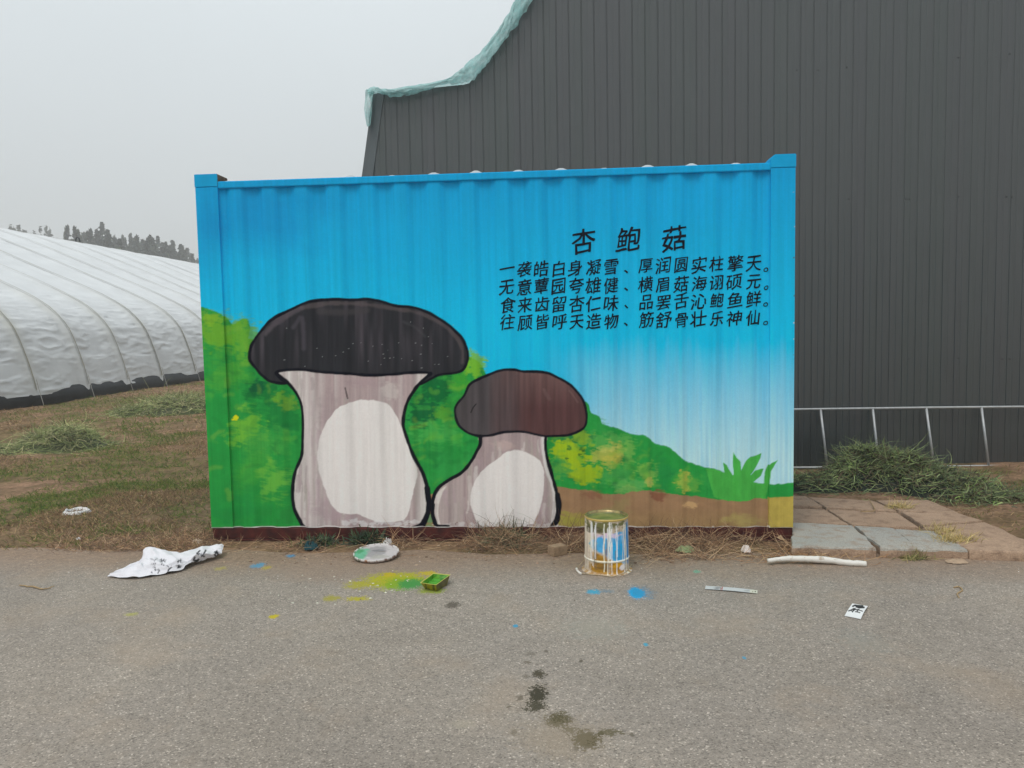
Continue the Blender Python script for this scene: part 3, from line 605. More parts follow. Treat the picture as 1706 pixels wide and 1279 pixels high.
# lettering: brush-like characters painted on the corrugation
def glyph(ch):
    c = bpy.data.curves.new("glyph", 'FONT'); c.body = ch; c.resolution_u = 3
    o = bpy.data.objects.new("glyph", c); SC.collection.objects.link(o)
    bpy.context.view_layer.update()
    me = bpy.data.meshes.new_from_object(o.evaluated_get(bpy.context.evaluated_depsgraph_get()))
    bpy.data.objects.remove(o); bpy.data.curves.remove(c); return me
BREAKS = sorted(X0 + k * PITCH_C + d for k in range(-2, 18) for d in (-.086, -.072, -.058, -.044, -.030, .030, .044, .058, .072, .086))
def lettering(name, chars, size):
    """chars: (character, px, py): centres on the panel"""
    bm = bmesh.new(); lr = random.Random(ord(chars[0][0]) + int(chars[0][1]))
    for ch, px, py in chars:
        me = glyph(ch); k = len(me.vertices)
        if not k: continue
        co = np.zeros(k * 3, np.float32); me.vertices.foreach_get("co", co); co = co.reshape(-1, 3)
        c0 = W(px, py, .02); p0, p1 = W(px, py - size / 2, .02), W(px, py + size / 2, .02); h = (p0[2] - p1[2])
        sc = h / .86 * lr.uniform(.95, 1.06); x, y = co[:, 0].copy(), co[:, 1].copy()
        if ch in "、。":
            cx_, cy_ = (x.min() + x.max()) / 2, (y.min() + y.max()) / 2; sc *= .85
        else: cx_, cy_ = .5, .38
        x -= cx_; y -= cy_; x *= .93
        # brush hand: strokes rise to the right, verticals lean, edges waver, weight swells towards stroke ends
        y += .075 * x + .022 * np.sin(3.4 * x + lr.uniform(-.5, .5)); x += .04 * y + .02 * np.sin(4 * y + lr.uniform(-.5, .5))
        sd_ = lr.random() * 50
        x += .028 * (vnoise(co[:, 0] * 6 + sd_, co[:, 1] * 7, 1) - .5) * 2; y += .028 * (vnoise(co[:, 0] * 6, co[:, 1] * 7 + sd_, 2) - .5) * 2
        a = lr.uniform(-.03, .03); X = (x * math.cos(a) - y * math.sin(a)) * sc + c0[0]; Z = (x * math.sin(a) + y * math.cos(a)) * sc + c0[2]
        w = .0075 * sc * (.35 + 1.5 * vnoise(x * 6 + sd_, y * 6, 4))             # a loaded brush: the stroke laid three times, a hair apart
        for j, (ox, oz) in enumerate(((-1, -.6), (1, -.5), (.1, 1))):
            nv = np.stack([X + ox * w, np.full(k, -.0005 * j), Z + oz * w], -1); me.vertices.foreach_set("co", nv.astype(np.float32).ravel()); bm.from_mesh(me)
        bpy.data.meshes.remove(me)
    x0, x1 = min(v.co.x for v in bm.verts), max(v.co.x for v in bm.verts)
    for bx in BREAKS:
        if x0 < bx < x1: bmesh.ops.bisect_plane(bm, geom=bm.verts[:] + bm.edges[:] + bm.faces[:], dist=1e-6, plane_co=(bx, 0, 0), plane_no=(1, 0, 0))
    cs = np.array([v.co[:] for v in bm.verts]); yv = corr(cs[:, 0]) + (fbm(cs[:, 0] * 1.7, cs[:, 2] * 1.7, 61) - .5) * .006 - .0022 + cs[:, 1]
    for v, y in zip(bm.verts, yv):
        if abs(v.co.x) > HW - POST: y = -.0022 + v.co.y
        v.co.y = float(y)
    me = bpy.data.meshes.new(name); bm.to_mesh(me); bm.free()
    for p in me.polygons:
        if p.normal.y > 0: p.flip()
    me.update()
    return link(name, me, INK, cont)
for t_ in (("杏", 971.7, 400.8), ("鲍", 1047, 398.5), ("菇", 1123.7, 397)): lettering("title_character", [t_], 40)
L1 = list(zip("一袭皓白身凝雪、厚润圆实柱擎天。", (844.5, 873.5, 901.6, 931, 958.5, 989, 1018, 1043.5, 1076, 1105, 1135, 1165, 1194, 1225.6, 1256, 1276.5), (447.4, 447.7, 447.7, 447, 445.8, 444.7, 444, 452, 442, 441.5, 440.3, 441, 439, 438, 437.4, 449)))
L2 = list(zip("无意蕈园夸雄健、横眉菇海诩硕元。", (844, 873.5, 902, 930.6, 960, 988.5, 1018, 1043.5, 1076, 1104.7, 1135, 1165, 1194, 1223, 1256, 1277), (477.7, 478.4, 476, 476, 475.5, 475.5, 475, 481.5, 473.3, 473.3, 472.6, 472, 470.4, 469, 468, 479)))
L3 = list(zip("食来齿留杏仁味、品罢舌沁鲍鱼鲜。", (846, 874.5, 903, 931, 961, 989, 1018, 1044, 1077, 1105.7, 1135, 1164, 1194.5, 1225, 1255.6, 1276), (508, 507.5, 506.3, 506.3, 505.6, 505, 505, 510, 502.6, 503.4, 500.4, 502, 499.7, 499.7, 498, 507)))
L4 = list(zip("往顾皆呼天造物、筋舒骨壮乐神仙。", (845.6, 875, 903, 932, 961, 989, 1018.6, 1043, 1077, 1106, 1135.5, 1164, 1194.5, 1224, 1255, 1276), (536, 537, 535.6, 535.6, 535, 535, 535, 540, 532, 532.7, 532.7, 530.5, 530.5, 530, 529, 538)))
for L in (L1, L2, L3, L4):
    for q in L: lettering("poem_character", [q], 24)

# ------------------------------------------------------------------ dark clad building behind
YW = 2.86
bld = thing("clad_building", "tall dark grey building clad in ribbed steel behind the container", "building", (5, YW, 0))
pts = [W(630, 155, YW), W(700, 148, YW), W(780, 140, YW), W(805, 112, YW), W(830, 80, YW), W(856, 38, YW), W(880, 0, YW)]
prof = [(p[0], p[2]) for p in pts] + [(.55, 5.5), (1.1, 6.2), (1.9, 6.9), (3.0, 7.5), (4.5, 7.9), (7.0, 8.1), (10.5, 8.0), (13, 7.4)]
prof = np.array(prof); lean = (W(612, 290, YW) - W(630, 155, YW)); lx0 = prof[0, 0] - lean[0] / lean[2] * -1 * 0
xl_bot = prof[0, 0] + lean[0] / lean[2] * (0 - prof[0, 1])
RP = .1289; rb0 = W(1330, 600, YW)[0]
brk = []; k0 = int((xl_bot - rb0) / RP) - 1
for k in range(k0, int((13 - rb0) / RP) + 1):
    x = rb0 + k * RP; brk += [(x - .008, 0), (x - .004, .0045), (x + .002, .0045), (x + .006, 0)]
    brk += [(x + .045, 0), (x + .049, .0025), (x + .060, .0025), (x + .064, 0)] if k % 2 == 0 else [(x + .052, 0), (x + .056, .0022), (x + .064, .0022), (x + .068, 0)]
m = MB(); brk = [(x, d) for x, d in brk if x < 13]
topz = lambda x: float(np.interp(x, prof[:, 0], prof[:, 1]))
V = []; Fs = []
for x, d in brk:
    zt = topz(x) if x >= prof[0, 0] else max(.0, prof[0, 1] * (x - xl_bot) / (prof[0, 0] - xl_bot))
    V += [(x, YW + d, -.05), (x, YW + d, max(zt, -.04))]
Fs = [(2 * i, 2 * i + 2, 2 * i + 3, 2 * i + 1) for i in range(len(brk) - 1) if brk[i][0] > xl_bot - .2]
link("front_wall", mesh_np("front_wall", V, Fs), WALLM, bld)
m = MB()
e0, e1 = np.array([xl_bot - .015, YW - .012, -.03]), np.array([prof[0, 0] - .01, YW - .012, prof[0, 1] + .0])
for (o, w, yy) in ((0, .075, 0), (-.05, .048, .02)):              # folded corner trim, leaning like the wall's end
    V = []
    for e in (e0, e1): V += [e + (o, yy, 0), e + (o + w, yy, 0), e + (o + w, yy + .05, 0), e + (o, yy + .05, 0)]
    m.add(V, [(0, 1, 5, 4), (1, 2, 6, 5), (2, 3, 7, 6), (3, 0, 4, 7), (4, 5, 6, 7)])
link("corner_trim", m.mesh("corner_trim"), TRIM, bld)
V = [(xl_bot - .02, YW + .02, -.03), (prof[0, 0] - .02, YW + .02, prof[0, 1]), (prof[0, 0] - .02, 30, prof[0, 1]), (xl_bot - .02, 30, -.03)]
link("end_wall", mesh_np("end_wall", V, [(0, 1, 2, 3)]), WALLM, bld)
yy = np.array([YW + .03, 8., 30.]); P2 = spline(prof, 3, False)
V = np.stack([np.stack([P2[:, 0], np.full(len(P2), y), P2[:, 1] - .01], -1) for y in yy]); link("roof", mesh_np("roof", V, gridfaces(3, len(P2)), None, True), TRIM, bld)
s5 = 466 / 851.
for (a, b) in ((160, 212), (225, 212), (312, 203), (652, 174), (808, 163), (167, 606), (317, 604), (493, 604), (503, 605), (652, 597), (798, 598), (815, 598), (320, 1097), (500, 1090), (652, 1088), (785, 1091), (808, 1091)):
    c = W(1240 + a * s5, b * s5, YW - .001); m = MB(); a_ = np.arange(6) * math.pi / 3
    m.add(np.concatenate([np.stack([c[0] + r * np.cos(a_), np.full(6, c[1] - h), c[2] + r * np.sin(a_)], -1) for r, h in ((.010, 0), (.010, .003), (.0055, .0035), (.005, .008))]),
          gridfaces(4, 6, True).tolist() + [tuple(range(18, 24))]); link("screw", m.mesh("screw"), SCREW, bld)
# torn netting along the roof edge
TP = [(611, 148), (623, 144), (642, 148), (680, 143), (735, 134), (762, 119), (782, 102), (800, 86), (830, 48), (852, 12), (868, -20), (905, -80), (950, -150)]
BP = [(618, 158), (628, 156), (656, 161), (690, 156), (730, 142), (765, 139), (788, 134), (800, 118), (818, 98), (838, 70), (862, 40), (893, -10), (935, -90)]
TP, BP = spline(TP, 8, False), spline(BP, 8, False); nt_ = len(TP); V = []
for i in range(nt_):
    row = []
    for j, t in enumerate(np.linspace(0, 1, 9)):
        p = BP[i] * (1 - t) + TP[i] * t; y = YW - .05 - .05 * math.sin(math.pi * t) + (fbm(np.array(i * .35), np.array(j * .6), 4, 3) - .5) * .10 - .05 * abs(math.sin(j * 1.15 + i * .13 + 1.5 * float(vnoise(np.array(i * .2), np.array(0.), 3)))) + (.06 if t > .9 else 0)
        row.append(W(p[0] + 3 * (vnoise(np.array(i * .8), np.array(0.), 6) - .5), p[1] + 5 * (vnoise(np.array(i * .7), np.array(j * .3), 7) - .5) * (1 if j < 3 else .6), float(y)))
    b = row[-1]
    row += [b + (-.02, .25, -.03), b + (.02, .9, -.10)]
    V.append(row)
net = link("shade_netting", mesh_np("shade_netting", np.array(V), gridfaces(nt_, 11), None, True), NET, None, (-.5, YW, 4.0))
tag(net, "teal netting draped in folds along the dark building's roof edge", "netting")
V = []
fl = [((609, 150), (624, 150)), ((608, 165), (622, 158)), ((607, 180), (620, 168)), ((608, 195), (619, 185)), ((610, 207), (618, 204)), ((612, 211), (617, 209))]
for i, (a, b) in enumerate(fl):
    row = []
    for j, t in enumerate(np.linspace(0, 1, 6)):
        row.append(W(a[0] * (1 - t) + b[0] * t + random.uniform(-.7, .7), a[1] * (1 - t) + b[1] * t, YW - .06 + .05 * math.sin(t * 7 + i)))
    V.append(row)
link("torn_flap", mesh_np("torn_flap", np.array(V), gridfaces(6, 6), None, True), NET, net)
net["label"] = "teal netting draped in folds along the dark building's roof edge"

# ------------------------------------------------------------------ ladder-like pipe frame leaning on the wall
lad = thing("pipe_frame", "grey pipe frame with slanting rungs leaning along the dark wall", "pipe frame", (4.5, 2.72, 0))
def yl(z): return 2.70 + .10 * z / .6
zt = .583
m = MB(); p0, p1 = W(1312, 682, yl(zt)), W(1790, 684, yl(zt)); p1[2] = p0[2]; m.tube([(1.6, p0[1], p0[2]), p0, (p0 + p1) / 2 + (0, 0, .003), p1, (6.6, p1[1], p1[2])], .0125, 10); link("rail", m.mesh("upper_rail", True), GALV, lad)
m = MB(); m.tube([(1.6, 2.70, .018), (3.4, 2.70, .015), (4.7, 2.70, .02), (6.6, 2.70, .018)], .0125, 10); link("rail", m.mesh("lower_rail", True), GALV, lad)
for a, b in ((1367, 1378), (1454, 1464), (1543, 1556), (1635, 1647), (1727, 1740)):
    t = W(a, 683, yl(zt)); t[2] = p0[2]; bt = W(b, 778, 2.70); bt[2] = .02
    m = MB(); m.tube([t, bt], .0125, 10); link("rung", m.mesh("rung", True), GALV, lad)

# ------------------------------------------------------------------ plastic greenhouse on the left
gh = thing("greenhouse", "long low greenhouse under a white quilted cover with ropes", "greenhouse", (-15, 20, 0))
PR = np.array([(0, 0), (.06, .32), (.16, .75), (.32, 1.25), (.52, 1.72), (.85, 2.1), (1.3, 2.44), (2.2, 2.9), (3.4, 3.42), (5, 4.12), (6.5, 4.75), (8, 5.3), (9.2, 5.58), (9.8, 5.62), (10.3, 5.3), (10.6, 4.4), (10.7, 2.2), (10.7, 0)])
PS = spline(PR, 8, False); ln = np.concatenate([[0], np.cumsum(np.linalg.norm(np.diff(PS, axis=0), axis=1))])
RIB = [-3.0, -1.1, .8, 2.7, 4.5, 5.6, 7.3, 9.1, 10.84, 12.71, 14.43, 16.23, 18.3, 20.2, 22.1, 24, 25.9, 27.8, 29.7, 31.6, 33.5, 35.4, 37.3, 39.2, 41.1, 43, 45, 47, 49, 51, 53, 55]
BX = lambda y: -11.0 - .012 * y
sN = np.concatenate([np.linspace(.22, 3.4, 110), np.linspace(3.45, ln[-1], 60)]); SXs, SZs = np.interp(sN, ln, PS[:, 0]), np.interp(sN, ln, PS[:, 1])
yN = np.unique(np.concatenate([np.linspace(-4, 8, 60), np.linspace(8, 24, 260), np.linspace(24, 56, 180)])); ribs = np.array(RIB)
S2, Y2 = np.meshgrid(sN, yN); D2, Z2 = np.meshgrid(SXs, yN)[0], np.meshgrid(SZs, yN)[0]
dr = np.abs(Y2[..., None] - ribs).min(-1)
gap = np.interp(Y2, ribs, np.arange(len(ribs))) % 1
sag = -.05 * np.sin(math.pi * gap) * np.clip(S2 / 1.5, .25, 1) + .035 * np.exp(-(dr / .12) ** 2)
cre = 1 - np.abs(fbm(Y2 * 1.1, S2 * 4.2, 37, 4) - .5) * 5; wr = .05 * np.clip(cre, 0, 1) * np.clip(1.5 - S2 / 3.0, .12, 1) + (fbm(Y2 * 1.6, S2 * 5, 31, 4) - .5) * .09 * np.clip(1.5 - S2 / 3.0, .28, 1) + (fbm(Y2 * .7 + S2 * .8, S2 * 1.3, 33, 4) - .5) * .16 * np.clip(1.4 - S2 / 3.2, .1, 1)
nrm = np.stack([-np.gradient(SZs, sN), np.zeros_like(sN), np.gradient(SXs, sN)], -1); nrm[:, 0] *= -1; nrm[:, 0] = -nrm[:, 0]
wr = (wr * .5 + (fbm(Y2 * 2.6, S2 * 15, 39, 3) - .5) * .022 * np.clip(1.6 - S2 / 2.2, .05, 1)) * np.clip(dr / .3, .25, 1); off = sag + wr; off = np.where(S2 < 1.0, np.maximum(off, -.015), off)
Xg = BX(Y2) - D2 + np.maximum(off, -.05) * np.broadcast_to(np.gradient(SZs, sN), D2.shape); Zg = Z2 + off * np.broadcast_to(np.gradient(SXs, sN), D2.shape)
hem = .085 * (fbm(Y2 * .5, Y2 * 0, 35, 2) - .42) * np.clip(1 - (S2 - .3) / .5, 0, 1); Zg = Zg + hem * 1.6
cov = np.ones(S2.shape + (3,)) * np.array((.62, .635, .64))
dirt = np.exp(-(dr / .26) ** 2) * np.clip(1 - np.abs(S2 - 2.3) / 2.4, 0, 1) * (.3 + 1.1 * fbm(Y2 * .9, S2 * 2, 41)) * np.clip((16 - Y2) / 8, .35, 1)
low = np.clip(1.6 - S2, 0, 1) * np.clip(fbm(Y2 * 1.1, S2 * 3, 43) - .35, 0, 1) * .8
cov = cov * (1 - .6 * np.clip(dirt, 0, 1)[..., None]) + np.array((.36, .33, .20)) * .6 * np.clip(dirt, 0, 1)[..., None]
cov = cov * (1 - .5 * low[..., None]) + np.array((.42, .41, .37)) * .5 * low[..., None]; cov *= (.95 + .1 * fbm(Y2 * .6, S2 * 9, 44))[..., None]
link("cover", mesh_np("cover", np.stack([Xg, Y2, Zg], -1), gridfaces(len(yN), 170), cov, True), COVER, gh)
for ry in RIB:
    if ry > 46 or ry < 4: continue
    ks = np.linspace(.35, 14.2, 60); d, z = np.interp(ks, ln, PS[:, 0]), np.interp(ks, ln, PS[:, 1]); w = .015 if ry < 16 else .024
    V = []
    for a, b in zip(d, z):
        for q in (-w, w): V.append((BX(ry) - a + .055 * (1 if a < 1 else .55), ry + q + .02 * math.sin(a * 2 + ry), b + .055 * min(1, a * .8 + .1)))
    link("strap", mesh_np("strap", np.array(V), gridfaces(60, 2)), STRAP, gh)
ksd = np.linspace(0, .62, 7); V = []
for y in np.linspace(-4, 56, 240):
    for k in ksd: V.append((BX(y) - np.interp(k, ln, PS[:, 0]) - .03 - .16 * max(0, k - .28) + .04 * math.sin(k * 8) * (k < .4) + .03 * float(fbm(np.array(y * 1.5), np.array(k * 4), 46)), y, np.interp(k, ln, PS[:, 1]) * 1.0))
link("skirt", mesh_np("skirt", np.array(V), gridfaces(240, 7), None, True), SKIRT, gh)
for ry in (7.3, 9.1, 10.84, 12.71, 14.43, 16.23, 18.3):
    m = MB(); m.tube([(BX(ry) + .16, ry - .06, .0), (BX(ry) + .06, ry - .02, .28), (BX(ry) - .02, ry, .58)], .007, 5); link("tie_cord", m.mesh("tie_cord"), CORD, gh)
V = [(BX(56) - a, 56, b) for a, b in PS]; link("end_wall", mesh_np("end_wall", V + [(BX(56), 56, 0)], [tuple(range(len(V)))]), COVER, gh)
hk = W(137, 398, 30); hx, hz = -11.36 - 9.3, 5.62
m = MB(); yk = 27.0; m.tube([(hx, yk, hz - .1), (hx, yk, hz + .12), (hx + .06, yk, hz + .2), (hx + .14, yk, hz + .16), (hx + .18, yk, hz + .0)], .03, 6); link("winch_arm", m.mesh("winch_arm", True), SKIRT, gh)

# ------------------------------------------------------------------ distant poplars
def tree_proto(h, r, nleaf, seed, sparse=False):
    g_ = np.random.default_rng(seed)
    root = thing("poplar_tree", "poplar", "tree", (0, 0, 0), "poplars in the haze beyond the greenhouse")
    m = MB(); m.tube([(0, 0, 0), (.1, 0, h * .4), (-.05, .1, h * .8), (0, 0, h * .97)], [.22, .16, .08, .02], 6)
    for k in range(14):
        z = g_.uniform(.2, .62) * h; a = g_.uniform(0, 6.28); L = r * g_.uniform(.4, .8)
        m.tube([(0, 0, z), (L * .5 * math.cos(a), L * .5 * math.sin(a), z + .10 * h), (L * math.cos(a) * .8, L * math.sin(a) * .8, z + .17 * h)], [.06, .04, .015], 4)
    link("trunk", m.mesh("poplar_trunk"), BARK, root)
    npl = 5 if sparse else 11; P_ = []
    for k in range(npl):
        aa, rr_ = g_.uniform(0, 6.28), r * g_.uniform(0, .75) * (k > 0); tz = h * (1.0 if k == 0 else g_.uniform(.76, .985)); bz = h * g_.uniform(.08, .35); pw = r * g_.uniform(.34, .62)
        t = g_.uniform(0, 1, nleaf // npl); q = g_.uniform(0, 6.28, len(t)); w = pw * np.sin(np.pi * np.clip(t ** .8 * .97 + .03, 0, 1)) ** .8 * np.sqrt(g_.uniform(0, 1, len(t))) * (.5 + .9 * vnoise(t * 11, t * 0, seed + k))
        lean = (.35 + .65 * t) ; P_.append(np.stack([rr_ * lean * math.cos(aa) + w * np.cos(q), rr_ * lean * math.sin(aa) + w * np.sin(q), bz + (tz - bz) * t], -1))
    c = np.concatenate(P_); c = c[fbm(c[:, 0] * .9 + c[:, 2] * .5, c[:, 2] * .8, seed) > (.40 if sparse else .27)]; n = len(c); sz = g_.uniform(.13, .32, n)
    u = g_.normal(size=(n, 3)); u /= np.linalg.norm(u, axis=1)[:, None]; w = np.cross(u, g_.normal(size=(n, 3))); w /= np.linalg.norm(w, axis=1)[:, None]
    u[:, 2] *= 1.6
    V = np.stack([c - (u + w * .6) * sz[:, None], c + (w * .6 - u * .4) * sz[:, None], c + (u + w * .2) * sz[:, None], c - (w * .7 - u * .3) * sz[:, None]], 1)
    colr = np.repeat(np.array((.034, .046, .026)) * g_.uniform(.6, 1.7, (n, 1)), 4, 0)
    link("crown", mesh_np("poplar_crown", V.reshape(-1, 3), np.arange(4 * n).reshape(n, 4), colr), LEAF, root); return root
protos = [tree_proto(18, 1.5, 5200, 1), tree_proto(18, 2.0, 6400, 2), tree_proto(18, 2.6, 7400, 3), tree_proto(18, 1.7, 900, 4, True)]
TREES = [(112, 375, 0, 116, "leftmost dense poplar above the white greenhouse ridge"), (124, 380, 0, 117, "narrow second poplar from left in the hazy row"), (139, 387, 0, 118, "short poplar behind the dark hook on the ridge"),
         (151, 380, 0, 116, "slim poplar just left of the tallest one in the haze"), (170, 372, 1, 112, "tallest poplar of the hazy row with a broad top"), (181, 385, 1, 114, "poplar tucked against the right side of the tallest one"),
         (190, 389, 0, 118, "poplar at the right edge of the tall clump before the gap"), (204, 389, 0, 120, "first poplar right of the gap in the hazy row"), (217, 389, 0, 121, "second poplar right of the gap in the hazy row"),
         (228, 391, 0, 122, "third poplar right of the gap in the hazy row"), (237, 394, 1, 122, "poplar just left of the wide dark crown in the row"), (250, 388, 2, 122, "wide dark poplar crown in the middle of the right clump"),
         (263, 394, 1, 126, "poplar just right of the wide dark crown in the row"), (276, 399, 1, 130, "sixth poplar from right, where the row begins to drop"), (287, 401, 1, 132, "fifth poplar from the right end of the hazy row"),
         (301, 405, 1, 135, "fourth poplar from the right end of the hazy row"), (312, 409, 1, 138, "third poplar from the right end near the container"), (321, 421, 1, 142, "low poplar second from the right end by the container"), (329, 431, 0, 148, "smallest poplar at the right end against the container's corner"),
         (22, 370, 3, 168, "faintest bare treetop far left above the greenhouse"), (44, 377, 3, 165, "faint bare treetop second from the left in the haze"), (82, 372, 3, 160, "faint bare treetop just left of the dense poplars")]
used = set(); tr = random.Random(3)
for (px, py, kd, D, lab) in TREES:
    t = W(px, py, D); o = protos[kd] if kd not in used else copy_tree(protos[kd]); used.add(kd)
    D_ = D * tr.uniform(.92, 1.14); t = W(px, py + tr.uniform(-1, 5) * (kd < 3), D_); o.location = (t[0], t[1], 0); s = t[2] / 18.0; o.scale = (s * tr.uniform(1.0, 1.6), s * tr.uniform(1.0, 1.6), s); o.rotation_euler = (0, 0, tr.uniform(0, 6.28)); o["label"] = lab

# ------------------------------------------------------------------ paving slabs
T6 = []
S_ = [  # corners as they lie, material, label
    ([(1319, 911), (1463, 914), (1419, 876), (1319, 871)], CONC_B, "large bluish concrete slab touching the container's right corner"),
    ([(1467, 914), (1528, 914), (1487, 880.5), (1424, 876.5)], CONC_B, "narrow bluish concrete slab between two cracked joints"),
    ([(1532, 914.5), (1611, 916), (1556, 884), (1492, 881)], CONC_B, "bluish grey slab beside the joint with dry grass"),
    ([(1615, 916), (1740, 920), (1740, 909), (1706, 898), (1640, 869.5), (1536, 879), (1560, 884.5)], CONC, "big brown concrete slab at the front right of the paving"),
    ([(1319, 868.5), (1413, 872.5), (1374, 847), (1319, 846)], CONC, "brown slab behind the large bluish one, against the container"),
    ([(1319, 843), (1371, 844), (1341, 826.5), (1319, 826)], CONC, "small brown back slab against the container"),
    ([(1379, 847), (1496, 853), (1531, 876), (1419, 872.5)], CONC, "brown slab in the middle of the paving with straw on it"),
    ([(1346, 827), (1454, 833), (1494, 850), (1376, 844.5)], CONC, "brown back slab at the foot of the weed heap"),
    ([(1459, 833), (1546, 832.5), (1597, 854), (1499, 850.5)], CONC, "brown back slab at the far right corner of the paving"),
    ([(1501, 853.5), (1599, 856.5), (1637, 868), (1537, 876.5)], CONC, "brown slab just behind the big front right slab")]
for poly, mt, lab in S_:
    P = np.array([G(a, b, .062)[:2] for a, b in poly]); c = P.mean(0)
    Q = []
    for i in range(len(P)):
        a, b = P[i], P[(i + 1) % len(P)]; k = max(2, int(np.linalg.norm(b - a) / .03))
        for t in np.arange(k) / k:
            p = a + (b - a) * t; n2 = np.array([(b - a)[1], -(b - a)[0]]); n2 /= np.linalg.norm(n2) + 1e-9
            Q.append(p + n2 * (float(fbm(np.array(p[0] * 9), np.array(p[1] * 9), 71)) - .5) * .045)
    Q = np.array(Q); n = len(Q); tz = .062 + random.uniform(-.006, .006); rings = []
    for f, dz in ((1.0, -.09), (1.004, -.04), (1, -.014), (.992, -.005), (.98, 0)): rings.append(np.column_stack([c + (Q - c) * f, np.full(n, tz + dz)]))
    inn = c + (Q - c) * .5; rings.append(np.column_stack([inn, np.full(n, tz + random.uniform(-.003, .003))]))
    rings[2][:, 2] += (fbm(Q[:, 0] * 14, Q[:, 1] * 14, 73) - .5) * .02; rings[1][:, :2] += (rings[1][:, :2] - c) * ((fbm(Q[:, 0] * 20, Q[:, 1] * 20, 75) - .5) * .05)[:, None]
    Fs = gridfaces(6, n, True).tolist() + [tuple(range(5 * n, 6 * n))]
    me = mesh_np("paving_slab", np.concatenate(rings), Fs); mi = np.zeros(len(me.polygons), np.int32); mi[:2 * n] = 1
    o = link("paving_slab", me, [mt, CONC], None, (c[0], c[1], 0)); o.data.polygons.foreach_set("material_index", mi); tag(o, lab, "slab", "concrete slabs beside the container")

# ------------------------------------------------------------------ strands: dry grass, weeds, cut grass
def strands(C, L, width, cols, g_, up=.35, curl=.5, seg=4, head=None, zmin=.003):
    """ribbons starting at C, of length L, wandering; returns V, F, colours"""
    n = len(C); L = np.broadcast_to(L, (n,)); a = g_.uniform(0, 6.283, n) if head is None else head; el = g_.normal(up, .35, n)
    d = np.stack([np.cos(a) * np.cos(el), np.sin(a) * np.cos(el), np.sin(el)], -1); p = C.copy(); V = []
    cv = g_.normal(0, curl, (n, 3)); cv[:, 2] -= .35 * curl
    for k in range(seg + 1):
        side = np.cross(d, np.array((.2, -.6, .77))); side /= np.linalg.norm(side, axis=1)[:, None] + 1e-6
        w = (width * (1 - .75 * (k / seg) ** 2))[:, None] if not np.isscalar(width) else width * (1 - .75 * (k / seg) ** 2)
        V.append(np.stack([p - side * w, p + side * w], 1))
        p = p + d * (L / seg)[:, None]; p[:, 2] = np.maximum(p[:, 2], zmin)
        d = d + cv / seg + g_.normal(0, curl * .35, (n, 3)) / seg; d /= np.linalg.norm(d, axis=1)[:, None]
    V = np.stack(V, 1).reshape(n, -1, 3); base = np.arange(n)[:, None, None] * (2 * (seg + 1)); q = np.arange(seg)[None, :, None] * 2
    Fs = (base + q + np.array([0, 1, 3, 2])[None, None, :]).reshape(-1, 4); return V.reshape(-1, 3), Fs, np.repeat(cols, 2 * (seg + 1), 0)
def merge(parts):
    V, Fs, Cc, n = [], [], [], 0
    for v, f, c in parts: V.append(v); Fs.append(f + n); Cc.append(c); n += len(v)
    return np.concatenate(V), np.concatenate(Fs), np.concatenate(Cc)
def pal(g_, n, cols, var=.3): 
    c = np.array(cols)[g_.integers(0, len(cols), n)]; return c * g_.uniform(1 - var, 1 + var, (n, 1))
STR = [pg(150, 114, 86), pg(122, 92, 72), pg(172, 138, 104), pg(98, 74, 60), pg(186, 158, 124), pg(110, 90, 72)]
GRN = [pg(92, 112, 52), pg(110, 122, 62), pg(78, 96, 46), pg(136, 140, 84)]
g2 = np.random.default_rng(21)
parts = []
def tangle(px0, px1, n, y0=-.30, y1=-.01, hmax=.13, L=(.10, .32), cols=STR, wd=.0013, up=.12, curl=1.3):
    x0, x1 = G(px0, 895)[0], G(px1, 895)[0]; t = g2.beta(2.2, 1.3, n); y = y0 + (y1 - y0) * t
    x = g2.uniform(x0, x1, n); cl = fbm(x * 3.0, y * 5, 81); z = .006 + hmax * g2.uniform(0, 1, n) ** 1.5 * np.clip(1 - (np.abs(y + .09) / .25), .05, 1) * np.clip(cl * 2 - .4, .1, 1.2)
    k = g2.uniform(0, 1, n) < np.clip(cl * 3.2 - 1.05, .04, 1); C = np.stack([x, y, z], -1)[k]; m_ = len(C)
    v, f, c = strands(C, g2.uniform(*L, m_), wd, pal(g2, m_, cols), g2, up, curl, 5); v[:, 1] = np.minimum(v[:, 1], .003); v[:, 2] = np.where(v[:, 0] > 1.93, np.minimum(v[:, 2], .05), v[:, 2]); parts.append((v, f, c))
tangle(350, 520, 380, -.22, -.01, .012, (.05, .15), up=.05); tangle(500, 660, 420, -.22, -.01, .02, (.05, .16), STR + GRN[:2], up=.05); tangle(640, 850, 1400, -.30, -.01, .075, (.08, .26), up=.08)
tangle(820, 900, 800, -.22, -.01, .11, (.1, .3), STR + [pg(110, 110, 84), pg(92, 96, 70)]); tangle(880, 985, 1000, -.28, -.01, .08, up=.08); tangle(1040, 1340, 3600, -.33, -.01, .08, up=.08)
tangle(1200, 1430, 900, -.50, -.33, .012, (.06, .2), [pg(176, 128, 84), pg(150, 112, 78), pg(196, 160, 112)], .0013, .05, .5)
tangle(1060, 1330, 900, -.46, -.30, .02, (.08, .26), STR, .0013, .05, .6); tangle(350, 1320, 900, -.40, -.18, .01, (.05, .2), STR, .0013, .05, .6)
v, f, c = merge(parts)
o = link("dry_grass", mesh_np("dry_grass", v, f, c), STRAW); struct(o, "tangle of dry brown grass along the container's foot", "stuff"); o["category"] = "grass"

